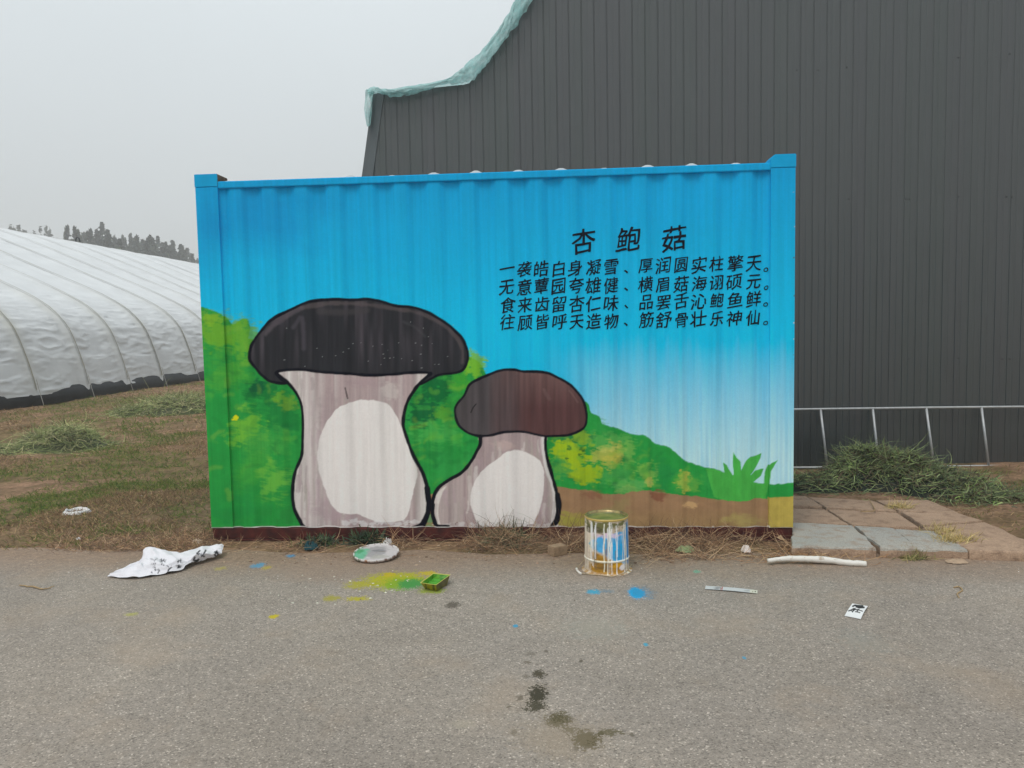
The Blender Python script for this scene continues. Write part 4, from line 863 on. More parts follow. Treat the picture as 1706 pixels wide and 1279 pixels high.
# sparse mown grass on the field
parts = []; g3 = np.random.default_rng(33)
PATCH = [(*G(a, b)[:2], r) for a, b, r in ((170, 885, .55), (60, 900, .4), (262, 808, .5), (330, 800, .4), (90, 835, .5), (290, 755, .5), (262, 712, .5), (300, 860, .3), (165, 790, .6))]
def field(x0, x1, y0, y1, n, L, w, seg=2):
    x, y = g3.uniform(x0, x1, n), g3.uniform(y0, y1, n); q = fbm(x * .9, y * .9, 91, 4); q2 = fbm(x * 3, y * 3, 95, 3)
    k = (g3.uniform(0, 1, n) < np.clip((q2 - .3) * 3, .12, 1)) & ~((x > -2.0) & (x < 3.0) & (y > -.3) & (y < 2.6)); x, y, q = x[k], y[k], q[k]; n = len(x)
    pt = np.zeros(n)
    for (gx_, gy_, gr_) in PATCH: pt = np.maximum(pt, np.clip(1.3 - np.hypot(x - gx_, (y - gy_)) / gr_, 0, 1))
    green = g3.uniform(0, 1, n) < np.clip((q - .45) * 6.0 + pt, .10, .92)
    c = np.where(green[:, None], pal(g3, n, [pg(90, 104, 44), pg(110, 116, 56), pg(70, 90, 38)]), pal(g3, n, [pg(136, 108, 78), pg(116, 92, 66), pg(160, 134, 98), pg(100, 80, 60)]))
    C = np.stack([x, y, ground_z(x, y) + .002], -1); v, f, c = strands(C, g3.uniform(.5, 1.3, n) * L, w, c, g3, .45, .7, seg, zmin=-.05); parts.append((v, f, c))
field(-4.6, -2.0, -.24, 2.2, 38000, .05, .0022); field(-6.8, -2.1, 2.2, 6, 26000, .06, .003); field(-11, -2.2, 6, 12, 26000, .075, .0045); field(-14, -3, 12, 24, 20000, .09, .007)
field(3.5, 6.5, -.2, 2.6, 5000, .05, .0025)
x_ = g3.triangular(-3.2, -2.1, -2.03, 2600); y_ = -.12 + g3.normal(.1, .16, 2600)
C = np.stack([x_, np.maximum(y_, -.25), np.full(2600, .004) + g3.uniform(0, .015, 2600)], -1); v, f, c = strands(C, g3.uniform(.05, .16, 2600), .0013, pal(g3, 2600, STR), g3, .06, 1.0, 3); parts.append((v, f, c))
v, f, c = merge(parts); o = link("grass", mesh_np("grass", v, f, c), GRASS); struct(o, "short patchy brown and green mown grass on the field", "stuff"); o["category"] = "grass"

def heap(name, label, cx, cy, rx, ry, h, n, L, w, cols, seed, core, group, lobes=(), zoff=0):
    g_ = np.random.default_rng(seed)
    def hz(x, y):
        z = 0
        for (ax, ay, bx, by, hh) in [(cx, cy, rx, ry, h)] + list(lobes):
            r2 = ((x - ax) / bx) ** 2 + ((y - ay) / by) ** 2; z = np.maximum(z, hh * np.clip(1 - r2, 0, 1) ** .8)
        return z * (.8 + .4 * fbm(x * 4, y * 4, seed)) 
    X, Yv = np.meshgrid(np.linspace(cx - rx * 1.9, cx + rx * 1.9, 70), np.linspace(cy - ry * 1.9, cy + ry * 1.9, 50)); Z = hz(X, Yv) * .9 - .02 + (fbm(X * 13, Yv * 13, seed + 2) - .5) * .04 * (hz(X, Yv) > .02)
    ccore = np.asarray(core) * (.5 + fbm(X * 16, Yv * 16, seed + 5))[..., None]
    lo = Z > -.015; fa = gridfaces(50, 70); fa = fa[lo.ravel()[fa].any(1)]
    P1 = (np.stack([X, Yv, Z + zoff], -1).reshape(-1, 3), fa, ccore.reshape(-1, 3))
    x, y = cx + np.clip(g_.normal(0, .5, n), -1.15, 1.15) * rx, cy + np.clip(g_.normal(0, .5, n), -1.15, 1.15) * ry
    for (ax, ay, bx, by, hh) in lobes:
        k = g_.uniform(0, 1, n) < .28; x = np.where(k, ax + g_.normal(0, .5, n) * bx, x); y = np.where(k, ay + g_.normal(0, .5, n) * by, y)
    z = hz(x, y); clump = (.45 + 1.15 * fbm(x * 4.5 + z * 6, y * 4.5, seed + 8, 3))[:, None]; C = np.stack([x, y, z + g_.uniform(-.03, .02, n) + .008 + zoff], -1)
    v, f, c = strands(C, g_.uniform(.4, 1.4, n) * L, g_.uniform(.5, 1.5, n) * w, pal(g_, n, cols, .5) * clump, g_, -.08, 1.2, 4, zmin=.004 + zoff)
    k = g_.permutation(n)[:n // 14]; st = strands(C[k] + (0, 0, .012), g_.uniform(.9, 2.3, len(k)) * L, w * .55, pal(g_, len(k), [np.asarray(q) * 1.55 for q in cols[:4]], .3), g_, .05, .8, 5, zmin=.01 + zoff)
    V, Fs, Cc = merge([P1, (v, f, c), st]); o = link(name, mesh_np(name, V, Fs, Cc), WEED, None, (cx, cy, 0)); return tag(o, label, "heap", group)
GW = [pg(98, 112, 74), pg(74, 88, 58), pg(122, 134, 90), pg(60, 68, 50), pg(106, 106, 74), pg(88, 78, 60)]
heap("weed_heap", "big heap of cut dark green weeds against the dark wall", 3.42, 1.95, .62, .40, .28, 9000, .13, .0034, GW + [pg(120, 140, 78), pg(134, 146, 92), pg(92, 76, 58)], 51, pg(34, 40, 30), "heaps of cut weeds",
     lobes=[(3.82, 1.62, .50, .40, .17), (2.75, 1.8, .5, .28, .09), (3.95, 1.22, .42, .24, .06), (3.24, 2.0, .24, .28, .30), (3.55, 1.9, .4, .3, .27)])
GP = [pg(128, 134, 84), pg(106, 118, 66), pg(144, 146, 98), pg(92, 104, 60), pg(156, 150, 110)]
c = G(118, 742); heap("weed_heap", "pale green pile of cut grass at the left in the field", c[0], c[1] - .2, .60, .48, .25, 3000, .2, .004, GP, 52, pg(70, 76, 46), "heaps of cut weeds", lobes=[(c[0] - .75, c[1] - .6, .7, .4, .07)])
c = G(300, 688); heap("weed_heap", "low pale pile of cut grass near the container's left edge", c[0], c[1], .95, .7, .30, 3600, .24, .0055, GP, 53, pg(74, 80, 50), "heaps of cut weeds", lobes=[(c[0] - .8, c[1] - .2, .5, .4, .12)])
# weed tufts
def tuft(px, py, n, L, w, cols, label, seed, up=.8, spread=.05, z=0, cat="plant", group="weed tufts"):
    g_ = np.random.default_rng(seed); b = G(px, py, z); C = b + np.column_stack([g_.normal(0, spread, n), g_.normal(0, spread * .6, n), np.full(n, .003)])
    C[:, 2] = np.maximum(C[:, 2], z + .002); v, f, c = strands(C, g_.uniform(.5, 1.3, n) * L, w, pal(g_, n, cols), g_, up, .8, 4, zmin=z + .003)
    o = link("weed_tuft", mesh_np("weed_tuft", v, f, c), WEED, None, tuple(b)); return tag(o, label, cat, group)
DG = [pg(52, 74, 50), pg(44, 62, 46), pg(70, 84, 56), pg(60, 60, 46)]
tuft(535, 908, 260, .075, .006, DG, "dark green weed tuft beside the dark teal scrap", 61, .7, .045)
tuft(614, 905, 300, .10, .007, DG, "dark green weed tuft just behind the painted tin lid", 62, .8, .05)
tuft(843, 902, 320, .15, .004, [pg(110, 108, 80), pg(84, 90, 62), pg(70, 78, 54)], "greyish weed tuft under the smaller mushroom's stem", 63, .7, .08)
tuft(1518, 931, 220, .075, .0022, [pg(128, 124, 74), pg(108, 112, 62), pg(160, 144, 96)], "small green tuft at the slab edge below a joint", 64, .6, .05)
tuft(1690, 826, 300, .12, .004, GW, "dark weed tuft right of the big weed heap", 68, .4, .14)
DY = [pg(190, 164, 104), pg(168, 146, 92), pg(150, 138, 80), pg(200, 180, 126)]
for (a, b, n, sp, sd_, lab) in ((1590, 903, 330, .06, 65, "straw coloured tuft in the joint of the big front slab"), (1500, 848, 180, .045, 66, "short dry tuft in the joint between the back slabs"), (1570, 888, 160, .05, 69, "thin dry tuft behind the bluish slab by the grassy joint")):
    tuft(a, b, n, .085, .0018, DY, lab, sd_, .55, sp, .05)

# ------------------------------------------------------------------ objects on the ground
# upturned paint bucket
bl = G(1011, 948); R_, H_ = .136, .335
bk = thing("paint_bucket", "upturned metal bucket streaked with white and blue paint drips", "bucket", (bl[0], bl[1], .004))
th = np.linspace(0, 2 * math.pi, 241)[:-1]; zz = np.linspace(0, 1, 130); TH, ZZ = np.meshgrid(th, zz)
rad = R_ * (1.0 - .035 * ZZ) + .004 * np.exp(-((ZZ - .24) / .014) ** 2) + .012 * np.clip(1 - ZZ / .018, 0, 1) + .006 * np.clip(1 - ZZ / .05, 0, 1) + .003 * np.exp(-((ZZ - .985) / .012) ** 2)
rad = rad + .0012 * (fbm(TH * 6, ZZ * 4, 5) - .5)
ang = ((TH + math.pi / 2 + math.pi) % (2 * math.pi)) - math.pi          # 0 faces the camera, + to the right
u = ang / 1.45 * 38 + 38; vv = (1 - ZZ) * 100                           # design coords: u 0..76 across the visible face, v 0 top..100 foot
A = Paint(u, vv, pf(176, 160, 140))
A.blob(8, 40, 16, 60, pf(206, 192, 170), .9, 7, 13, .5, .7)
A.poly([(17, 40), (30, 30), (60, 26), (64, 80), (52, 80), (44, 72), (34, 62), (22, 54)], lambda a, b: pf(70, 152, 200) * (.75 + .5 * fbm(a / 6, b / 9, 6))[..., None], 3, 4, 3)
A.blob(50, 56, 12, 22, pf(0, 150, 205), .95, 7, 7, .4, .6); A.blob(70, 44, 12, 46, pf(0, 122, 188), 1, 10, 8, .3, .3)
A.poly([(20, 58), (33, 66), (46, 76), (58, 84), (60, 95), (18, 95), (15, 72)], lambda a, b: pf(158, 116, 34) * (.55 + .9 * fbm(a / 5, b / 5, 10))[..., None], 3, 4, 3)
A.blob(46, 82, 10, 7, pf(190, 140, 10), .9, 5, 11, .4, .7); A.blob(34, 84, 14, 8, pf(96, 72, 36), .7, 5, 12, .4, .9); A.blob(40, 28, 20, 6, pf(206, 180, 200), .8, 6, 9, .4, .9); A.blob(57, 88, 6, 6, pf(232, 212, 214), .9, 4, 14, .4, .5)
A.blob(32, 12, 36, 10, pf(92, 92, 48), .95, 5, 5, .4, .9); A.blob(20, 20, 16, 8, pf(70, 66, 44), .8, 4, 15, .4, .9); A.blob(18, 46, 7, 9, pf(110, 164, 178), .8, 5, 16, .4, .9)
lo_ = (np.abs(vv - 76) < 1.6); A.mix(lo_ * .8, pf(222, 214, 196))
dp = np.random.default_rng(12)
for k in range(70):
    uc = dp.uniform(-60, 140); A.mix(np.clip((dp.uniform(.3, .8) - np.abs(u - uc - 1.2 * (vnoise(vv * .07 + k, vv * 0, 5) - .5))) / .5 + .5, 0, 1) * (vv > dp.uniform(10, 60)) * (vv < dp.uniform(60, 100)) * .6, pf(*[(112, 88, 56), (130, 104, 100), (96, 92, 70)][k % 3]))
for k in range(125):
    uc = dp.uniform(-60, 140); w_ = dp.uniform(.22, .62); e0_ = dp.uniform(3, 20); e1_ = dp.uniform(45, 108); uu = u - uc - 1.6 * (vnoise(vv * .06 + k, vv * 0, 3) - .5)
    A.mix(np.clip((w_ - np.abs(uu)) / .5 + .5, 0, 1) * ((vv > e0_) & (vv < e1_)) * dp.uniform(.75, 1), pf(*[(232, 228, 220), (224, 214, 196), (240, 238, 234)][k % 3]))
A.mix((vv > 96) * .8 * (fbm(TH * 9, ZZ * 30, 8) > .5), pf(150, 110, 48)); A.mix((vv < 3.5) * .85, pf(176, 150, 66))
V = np.stack([bl[0] + rad * np.cos(TH), bl[1] + rad * np.sin(TH), .004 + ZZ * H_], -1)
link("bucket_wall", mesh_np("bucket_wall", V, gridfaces(130, 240, True), A.c, True), BUCK, bk)
a_ = np.arange(64) * 2 * math.pi / 64; rt = R_ * .965; m = MB(); rings = [(rt + .001, H_ - .004), (rt - .002, H_ + .003), (rt - .007, H_ + .002), (rt - .009, H_ - .012), (rt - .014, H_ - .018), (rt * .5, H_ - .0165), (rt * .2, H_ - .016)]
V = np.concatenate([np.stack([bl[0] + r * np.cos(a_), bl[1] + r * np.sin(a_), np.full(64, .004 + z)], -1) for r, z in rings])
me = m.add(V, gridfaces(7, 64, True).tolist() + [tuple(range(6 * 64, 7 * 64))]); me = m.mesh("bucket_base", True)
OLIVE = plain_mat("olive_paint_film", pg(134, 134, 74), .35, .45, 0, 16, .3, .15, .003, pg(96, 104, 56))
me.materials.append(TIN); me.materials.append(OLIVE)
for p in me.polygons: p.material_index = 1 if (p.center.x - bl[0]) ** 2 + (p.center.y - bl[1]) ** 2 < (rt - .010) ** 2 else 0
link("bucket_base", me, [], bk)
hp = [(973, 933, .05), (967, 940, .03), (960, 948, .009), (964, 954, .009), (985, 957, .009), (1000, 958, .009), (1022, 960, .012), (1044, 952, .03), (1052, 940, .05)]
hp = spline([G(*q) for q in hp], 4, False); m = MB(); m.tube(hp, .0028, 6); hd = link("handle", m.mesh("handle", True), WIRE, bk)
m = MB(); m.tube(spline([G(960.5, 947, .010), G(963, 952, .010), G(968, 955.5, .010)], 3, False), .0075, 8); link("grip", m.mesh("grip", True), WHITEP, hd)

# paint-smeared tin lid
lc = G(627, 929); lr_ = .150
A0 = np.linspace(0, 2 * math.pi, 145)[:-1]; rr = np.array([.0, .3, .6, .8, .92, .955, .985, 1.0, 1.0, .97]); lz = np.array([.013, .013, .013, .013, .014, .020, .021, .017, .004, .001]); lv, lcx = [], []
fr = np.linspace(0, 1, 40); RR, AA = [], []
rs = np.concatenate([np.linspace(.02, .92, 34), rr[5:]]); zs = np.concatenate([np.full(34, .013), lz[5:]])
AA, RS = np.meshgrid(A0, rs); ZS = np.meshgrid(A0, zs)[1]; notch = 1 - .022 * (np.sin(AA * 26) > .55) * (RS > .94)
tilt = .10; LX = RS * notch * lr_ * np.cos(AA); LY = RS * notch * lr_ * np.sin(AA) * .98; LZ = ZS + .006 + (LY + lr_) * tilt
V = np.stack([lc[0] + LX, lc[1] + LY, LZ], -1); A = Paint(LX / lr_ * 40, -LY / lr_ * 40, pg(196, 190, 190))
A.blob(-6, -4, 26, 30, pg(150, 148, 150), .9, 10, 3, .4, .7); A.blob(-27, 8, 15, 32, pg(96, 178, 140), 1, 9, 4, .3, .5); A.blob(-30, -6, 8, 12, pg(40, 140, 80), .8, 6, 5, .4, .6); A.blob(10, 20, 20, 12, pg(170, 168, 160), .8, 8, 6, .4, .8); A.blob(2, -10, 14, 6, pg(112, 114, 116), .8, 7, 7, .4, .7); A.blob(-6, 36, 10, 5, pg(196, 150, 110), .9, 5, 8, .4, .5)
A.mix((RS > .94) * (ZS < .0205) * .8, pg(110, 74, 52)); A.mix((RS > .945) * (ZS > .016) * (fbm(AA * 8, RS, 3) > .42) * .9, pg(216, 212, 208))
lid = link("tin_lid", mesh_np("tin_lid", V, gridfaces(len(rs), 144, True), A.c, True), BUCK, None, (lc[0], lc[1], .004)); tag(lid, "round tin lid smeared green, grey and white by the container", "lid")

# small plastic paint tray
tb = [G(708, 982), G(728, 986.5), G(745, 976), G(720, 970)]
top = [G(701, 971, .052), G(726.5, 974.5, .052), G(749.5, 958, .052), G(722, 955.5, .052)]
tb = np.array(tb); tb[:, 2] = .006; top = np.array(top); cb, ct = tb.mean(0), top.mean(0)
tray = thing("paint_tray", "small yellow plastic tray of green paint on the asphalt", "tray", (cb[0], cb[1], .004))
rimo = ct + (top - ct) * 1.06 + (0, 0, .001); inn_t = ct + (top - ct) * .95; inn_b = cb + (tb - cb) * .93 + (0, 0, .004)
def dense_quad(a, b, c, d, n=12):
    s_, t_ = np.meshgrid(np.linspace(0, 1, n), np.linspace(0, 1, n)); s_, t_ = s_[..., None], t_[..., None]
    return (a * (1 - s_) + b * s_) * (1 - t_) + (d * (1 - s_) + c * s_) * t_
yel, olv, grn = pg(168, 160, 34), pg(104, 96, 40), pg(104, 168, 44)
parts = []
for (lowq, upq, colr, sgn) in ((tb, top, yel, 1), (inn_b, inn_t, grn, -1)):
    for i in range(4):
        j = (i + 1) % 4; q = dense_quad(lowq[i], lowq[j], upq[j], upq[i]); k = fbm(q[..., 0] * 60, q[..., 2] * 60 + q[..., 1] * 60, 3 + i)[..., None]
        base = colr if not (sgn > 0 and i in (1,)) else olv
        dk = pg(70, 70, 34) if sgn > 0 else pg(60, 120, 40); cc = base * (1 - np.clip((k - .52) * 5, 0, 1)) + dk * np.clip((k - .52) * 5, 0, 1)
        parts.append((q.reshape(-1, 3), gridfaces(12, 12)[:, ::sgn], cc.reshape(-1, 3)))
for (A4, B4) in ((top, rimo), (inn_t, top)):
    for i in range(4):
        j = (i + 1) % 4; q = dense_quad(A4[i], A4[j], B4[j], B4[i], 5); q[..., 2] += .001; parts.append((q.reshape(-1, 3), gridfaces(5, 5), np.broadcast_to(pg(196, 190, 90), (25, 3))))
q = dense_quad(tb[0], tb[1], tb[2], tb[3], 3); parts.append((q.reshape(-1, 3), gridfaces(3, 3)[:, ::-1], np.broadcast_to(olv, (9, 3))))
v, f, c = merge(parts); link("tray_shell", mesh_np("tray_shell", v, f, c), BUCK, tray)
q = dense_quad(inn_b[0], inn_b[1], inn_b[2], inn_b[3], 20) + np.array((0, 0, .018)); q = cb + (q - cb) * (1.06, 1.06, 1); q[..., 2] += (fbm(q[..., 0] * 40, q[..., 1] * 40, 9) - .5) * .012
cg = pg(84, 160, 52) * (.6 + .8 * fbm(q[..., 0] * 70, q[..., 1] * 70, 4))[..., None]; link("paint_residue", mesh_np("paint_residue", q, gridfaces(20, 20), cg, True), BUCK, tray)

# brick
bc = G(930, 927); m = MB(); m.box((-.055, -.03, 0), (.055, .045, .062)); me = m.mesh("brick", bevel=.004)
me.transform(Matrix.Translation((bc[0], bc[1] + .03, .003)) @ Matrix.Rotation(math.radians(38), 4, 'Z'))
tag(link("brick", me, BRICK, None, (bc[0], bc[1], .003)), "small dusty brown brick beside the paint bucket", "brick")

# crumpled sheet of practice calligraphy
cols_ = [[(178, 961, .008), (186, 958, .012), (194, 955, .012)], [(222, 964.5, .008), (224, 949, .035), (234, 937, .022)], [(262, 959, .008), (244, 941, .055), (240, 920, .07)],
         [(296, 952, .012), (274, 938, .065), (255, 914, .085)], [(316, 944, .014), (302, 934, .060), (290, 923, .055)], [(328, 939, .012), (332, 927, .060), (318, 920, .055)],
         [(352, 932, .014), (352, 922, .058), (345, 914, .050)], [(366, 926, .020), (369, 918, .050), (373, 911, .050)]]
K = np.array([[G(*p) for p in c] for c in cols_]); nu, nv = 150, 60
K1 = np.stack([spline(K[:, j], 24, False) for j in range(3)], 1); K1 = K1[np.linspace(0, len(K1) - 1, nu).astype(int)]
t = np.linspace(0, 1, nv)[:, None]; sh = []
for r in K1:
    a, b, c_ = r; sh.append(np.where(t < .5, a + (b - a) * (t * 2), b + (c_ - b) * (t * 2 - 1)))
sh = np.array(sh); ui, vi = np.meshgrid(np.arange(nu), np.arange(nv), indexing='ij')
rid = np.abs(fbm(ui / 22., vi / 16., 5, 3) - .5) * 2; rid2 = np.abs(fbm(ui / 14. + vi / 11., vi / 13., 8, 2) - .5) * 2
sh[..., 2] += (1 - rid) ** 2 * .026 - (1 - rid2) ** 2 * .024 * np.sin(math.pi * vi / nv); sh[..., 2] = np.maximum(sh[..., 2], .007 + .002 * rid)
px, py = PRJ(sh); A = Paint(px, py, pg(226, 224, 228)); s3 = 350 / 1706.
tp = lambda L: [(150 + a * s3, 860 + b * s3) for a, b in L]
for L, w_ in [([(490, 345), (515, 350), (510, 360)], .6), ([(520, 360), (545, 342)], .5), ([(565, 355), (590, 350), (612, 356)], .9), ([(570, 368), (595, 362), (610, 370)], .9), ([(580, 345), (585, 372)], .7), ([(585, 382), (580, 392), (595, 396)], .7), ([(495, 392), (535, 380)], .6), ([(530, 375), (525, 400)], .5),
             ([(515, 412), (530, 418)], .9), ([(525, 432), (530, 440)], 1.0), ([(550, 430), (565, 442)], 1.0), ([(556, 450), (552, 462)], .9), ([(500, 450), (505, 465)], .8), ([(625, 400), (640, 412)], .7), ([(650, 385), (662, 400)], .6), ([(660, 415), (640, 432), (632, 452)], 1.4), ([(700, 400), (740, 405)], 1.1), ([(722, 395), (715, 418)], 1.0), ([(708, 420), (735, 415)], .9), ([(710, 365), (742, 355)], .9), ([(720, 355), (715, 378)], .8), ([(738, 352), (735, 372)], .8),
             ([(850, 335), (845, 355), (868, 362), (880, 350)], 2.0), ([(855, 380), (880, 378), (905, 365)], 1.8), ([(870, 300), (900, 310), (925, 325)], 2.0), ([(940, 275), (925, 300), (905, 325)], 1.8), ([(880, 290), (890, 280)], 1.6), ([(1015, 290), (1035, 295), (1040, 315)], 2.0), ([(1012, 310), (1025, 325), (1042, 318)], 1.9), ([(1030, 282), (1022, 300)], 1.7), ([(685, 455), (700, 450)], .6)]:
    A.line(tp(L), pg(34, 34, 40), w_ * .85, False, 3, .9, .95, .3)
o = link("crumpled_paper", mesh_np("crumpled_paper", sh, gridfaces(nu, nv), A.c, True), PAPER, None, tuple(G(270, 955, .004))); tag(o, "crumpled white calligraphy sheet lying by the container's left corner", "paper")

# small card with brushed characters
cc_ = [G(1407, 1025.5, .008), G(1434, 1031, .008), G(1446, 1009.5, .014), G(1420, 1005, .012)]; cc_ = [np.array(q) for q in cc_]
q = dense_quad(*cc_, 60); tt = np.linspace(0, 1, 60); q[..., 2] += .006 * np.sin(tt * 3.1)[:, None] * np.linspace(.4, 1, 60)[None]
px, py = PRJ(q); A = Paint(px, py, pg(232, 232, 230)); s9 = 80 / 1462.; tp = lambda L: [(1380 + a * s9, 980 + b * s9) for a, b in L]
for L, w_ in [([(750, 545), (800, 520), (830, 515)], 1.6), ([(840, 520), (930, 530), (1040, 535)], 1.7), ([(850, 560), (950, 575), (1080, 580)], 1.7), ([(900, 590), (1000, 595)], 1.0), ([(620, 685), (690, 660), (760, 620)], 1.1), ([(770, 625), (760, 670), (740, 715)], 1.3), ([(680, 660), (720, 690), (800, 660)], .9), ([(790, 640), (890, 650), (940, 630)], 1.0), ([(880, 650), (880, 720)], 1.3), ([(820, 710), (900, 720), (960, 740)], 1.1), ([(880, 660), (960, 670), (1040, 695)], .9), ([(780, 610), (830, 620)], 1.0)]:
    A.line(tp(L), pg(24, 26, 28), w_ * .9, False, 3, .7, .95, .35)
m_ = mesh_np("paper_card", np.concatenate([q.reshape(-1, 3), q.reshape(-1, 3) - (0, 0, .0012)]), np.concatenate([gridfaces(60, 60), gridfaces(60, 60)[:, ::-1] + 3600]), np.concatenate([A.c.reshape(-1, 3)] * 2), True)
tag(link("paper_card", m_, PAPER, None, tuple(G(1427, 1018, .004))), "small white card with black brushed characters on the asphalt", "card")

# pale strip like a ruler
ra, rb_ = G(1175, 979, .006), G(1262, 986.5, .006); dv = rb_ - ra; dv[2] = 0; Lr = np.linalg.norm(dv); dv /= Lr; nv_ = np.array([-dv[1], dv[0], 0]); wr_ = .055
us, vs_ = np.meshgrid(np.linspace(0, 1, 160), np.linspace(-1, 1, 18)); q = ra + us[..., None] * Lr * dv + vs_[..., None] * wr_ / 2 * nv_; q[..., 2] = .0085 + .003 * np.sin(us * 3.1)
A = Paint(us * 100, vs_ * 5, pg(196, 198, 196)); A.blob(24, 0, 10, 5, pg(128, 128, 126), .8, 4, 3, .5, .8); A.blob(80, 0, 8, 4, pg(160, 162, 158), .6, 4, 4, .5, .8); A.line([(33, -5), (33, 5)], pg(178, 78, 66), .7, n=1, soft=.6); A.line([(30.5, -5), (30.5, 2)], pg(178, 90, 76), .5, n=1, soft=.6); A.poly([(86, -6), (101, -6), (101, 6), (86, 6)], pg(206, 204, 186), 1, 1, smooth=False); A.blob(96, 0, 1.6, 2.4, pg(60, 58, 52), .9, 3, 6, .4, .2); A.blob(91, -1, 1.4, 2.2, pg(120, 116, 96), .7, 3, 7, .4, .3)
m_ = mesh_np("ruler", np.concatenate([q.reshape(-1, 3), q.reshape(-1, 3) - (0, 0, .002)]), np.concatenate([gridfaces(18, 160), gridfaces(18, 160)[:, ::-1] + 2880]), np.concatenate([A.c.reshape(-1, 3)] * 2)); tag(link("ruler", m_, PAPER, None, (ra[0], ra[1], .004)), "pale grey ruler-like strip with a red mark on the asphalt", "ruler")

def branch(name, label, cat, pts, r, mat, n=10, jit=.0, group=None, loc=None):
    P = spline([G(*p) for p in pts], 6, False); r = np.interp(np.linspace(0, 1, len(P)), np.linspace(0, 1, len(r)), r)
    if jit: P = P + rng.normal(0, jit, P.shape) * (1, 1, .4); r = r * rng.uniform(.9, 1.1, len(P))
    P[:, 2] = np.maximum(P[:, 2], r * .9 + .004); m = MB(); m.tube(P, r, n); return tag(link(name, m.mesh(name, True), mat, None, tuple(P[len(P) // 2] * (1, 1, 0))), label, cat, group)
branch("stick", "thick white peeling stick lying in dry grass before the slabs", "stick", [(1279, 934, .03), (1310, 930.5, .035), (1345, 931, .035), (1380, 933, .03), (1410, 937.5, .02), (1443, 939.5, .018)], [.012, .017, .020, .020, .018, .017], WHITEP, 12, .0015)
branch("twig", "thin dry twig alone at the left on the asphalt", "twig", [(30, 975, .01), (55, 977, .012), (72, 981, .01), (91, 976, .012)], [.003, .005, .004, .002], WOODY, 6, .002)
branch("cord_scrap", "short pale squiggle of cord on the right of the asphalt", "cord", [(1589, 979, .006), (1597, 977, .01), (1603, 983, .008), (1595, 989, .008), (1598, 996, .006)], [.004, .004, .004, .004, .003], WOODY, 6)
branch("straw_stalk", "bent pale straw lying on the brown paving slab", "straw", [(1434, 852, .075), (1444, 852, .075), (1457, 850, .08), (1453, 840, .08), (1447, 831, .085)], [.004, .004, .004, .004, .003], WOODY, 6)
branch("straw_stalk", "straight pale stalk standing in the dry grass before the container", "straw", [(1190, 919, .01), (1200, 910, .06), (1213, 899, .12)], [.003, .003, .002], WOODY, 6)

def crumple(name, label, cat, px, py, sx, sy, h, col, seed, mat=PAPER, hole=False, group=None, z=0, dark=.6):
    """a crushed scrap: a folded sheet with its own ridges"""
    b = G(px, py, z); n = 34; U, V_ = np.meshgrid(np.linspace(-1, 1, n), np.linspace(-1, 1, n)); a = np.arctan2(V_, U); r = np.maximum(np.abs(U), np.abs(V_))
    rr = r * (.75 + .5 * fbm(np.cos(a) * 1.7 + seed, np.sin(a) * 1.7, seed, 3)); X, Y_ = rr * np.cos(a) * sx, rr * np.sin(a) * sy
    f1 = 1 - np.abs(fbm(U * 1.7 + seed, V_ * 1.7, seed + 1, 4) - .5) * 3.2; Z = h * np.clip(f1, 0, 1) * np.clip(1.25 - r ** 2, .1, 1)
    if hole: Z = h * np.clip(1 - np.abs(r - .72) / .34, .06, 1) * (.55 + .6 * fbm(a * 1.3, r * 2, seed, 3))
    c = np.asarray(col) * (.85 + .3 * fbm(U * 5, V_ * 5, seed + 3))[..., None]
    if hole: c = np.where((r < .42)[..., None], pg(120, 104, 88), c)
    o = link(name, mesh_np(name, np.stack([b[0] + X, b[1] + Y_, b[2] + .006 + Z], -1), gridfaces(n, n), c, True), mat, None, tuple(b)); return tag(o, label, cat, group)
crumple("plastic_scrap", "white crumpled rag lying on the grass at the left", "rag", 127, 862, .115, .13, .075, pg(222, 218, 214), 3, hole=True)
crumple("plastic_scrap", "small white scrap on the grass before the container's left side", "scrap", 232, 832, .05, .06, .03, pg(190, 188, 176), 5)
crumple("plastic_scrap", "pale scrap at the container's left bottom corner", "scrap", 328, 906, .035, .04, .03, pg(226, 206, 190), 6)
crumple("plastic_scrap", "white ragged scrap standing behind the painted tin lid", "scrap", 646, 909, .03, .03, .055, pg(216, 214, 212), 7)
crumple("plastic_scrap", "dark teal plastic scrap at the container's foot", "scrap", 519, 916, .055, .045, .06, pg(34, 70, 76), 8)
crumple("dry_leaf", "curled pale dry leaf on the dirt before the front slabs", "leaf", 1594, 938, .07, .04, .02, pg(176, 152, 128), 12)
crumple("wrapper", "pale green crumpled wrapper in the dry grass right of the bucket", "wrapper", 1141, 921, .062, .04, .045, pg(142, 156, 112), 9)
crumple("plastic_scrap", "small white wad in the dry grass right of the green wrapper", "scrap", 1243, 921, .034, .035, .045, pg(226, 214, 206), 10)
crumple("plastic_scrap", "tiny white speck of litter on the grass near the road edge", "scrap", 130, 901, .02, .02, .02, pg(220, 222, 226), 11)

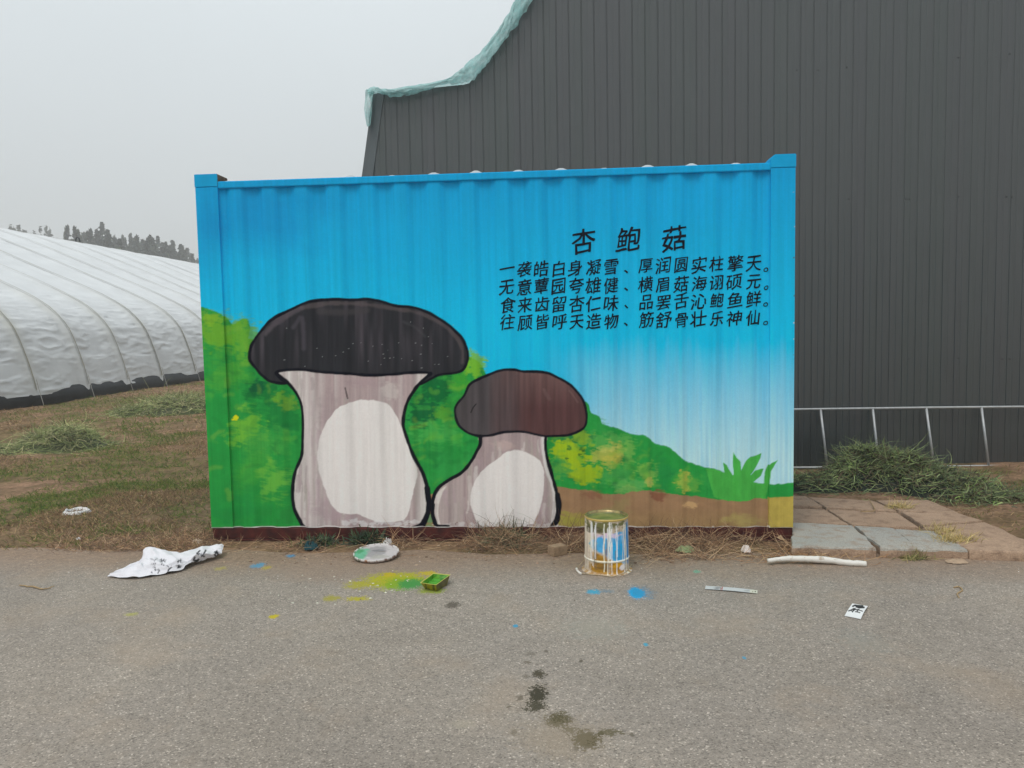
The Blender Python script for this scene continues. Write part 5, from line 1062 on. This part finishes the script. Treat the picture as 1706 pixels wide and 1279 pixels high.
# loose grit, paint flecks and small stones
g4 = np.random.default_rng(77); V, Fs, Cc, n = [], [], [], 0
def grit(count, xr, yr, smin, smax, cols):
    global n
    for _ in range(count):
        x, y = g4.uniform(*xr), g4.uniform(*yr); s = g4.uniform(smin, smax); k = 6; a = np.sort(g4.uniform(0, 6.28, k)); r = s * g4.uniform(.6, 1.2, k); hh = s * g4.uniform(.15, .5)
        b = np.stack([x + r * np.cos(a), y + r * np.sin(a), np.full(k, .004)], -1); t_ = b * 1.0; t_[:, :2] = (x, y) + (b[:, :2] - (x, y)) * .62; t_[:, 2] = .004 + hh
        V.append(np.concatenate([b, t_])); Fs.extend([(n + i, n + (i + 1) % k, n + k + (i + 1) % k, n + k + i) for i in range(k)] + [tuple(range(n + k, n + 2 * k))]); n += 2 * k
        Cc.append(np.broadcast_to(cols[g4.integers(len(cols))] * g4.uniform(.7, 1.2), (2 * k, 3)))
grit(260, (-3, 3.2), (-1.3, -.25), .002, .006, [pg(196, 188, 176), pg(176, 164, 150), pg(112, 96, 82), pg(214, 208, 198)])
grit(260, (-2.4, 3.4), (-3.0, -1.2), .0015, .004, [pg(196, 190, 178), pg(176, 168, 156), pg(92, 84, 76)])
grit(260, (-2.1, 2.4), (-.55, -.1), .005, .014, [pg(150, 124, 104), pg(120, 98, 82), pg(168, 146, 124)])
grit(30, (-1.2, -.4), (-1.25, -.75), .005, .010, [pg(220, 218, 200)])
o = link("grit", mesh_np("grit", np.concatenate(V), Fs, np.concatenate(Cc)), PAPER); struct(o, "loose grit and paint flecks scattered on the road", "stuff"); o["category"] = "grit"

# ------------------------------------------------------------------ haze: the autumn air itself
m = MB(); m.box((-330, -50, -1.2), (250, 400, 26)); hm = bpy.data.materials.new("haze_air"); hm.use_nodes = True; hn = hm.node_tree; hn.nodes.clear()
ho = hn.nodes.new("ShaderNodeOutputMaterial"); pv = hn.nodes.new("ShaderNodeVolumePrincipled"); pv.inputs["Color"].default_value = (.93, .95, .96, 1); pv.inputs["Density"].default_value = .0026; pv.inputs["Anisotropy"].default_value = .2
hn.links.new(pv.outputs[0], ho.inputs["Volume"]); struct(link("haze", m.mesh("haze"), hm), None, "stuff")
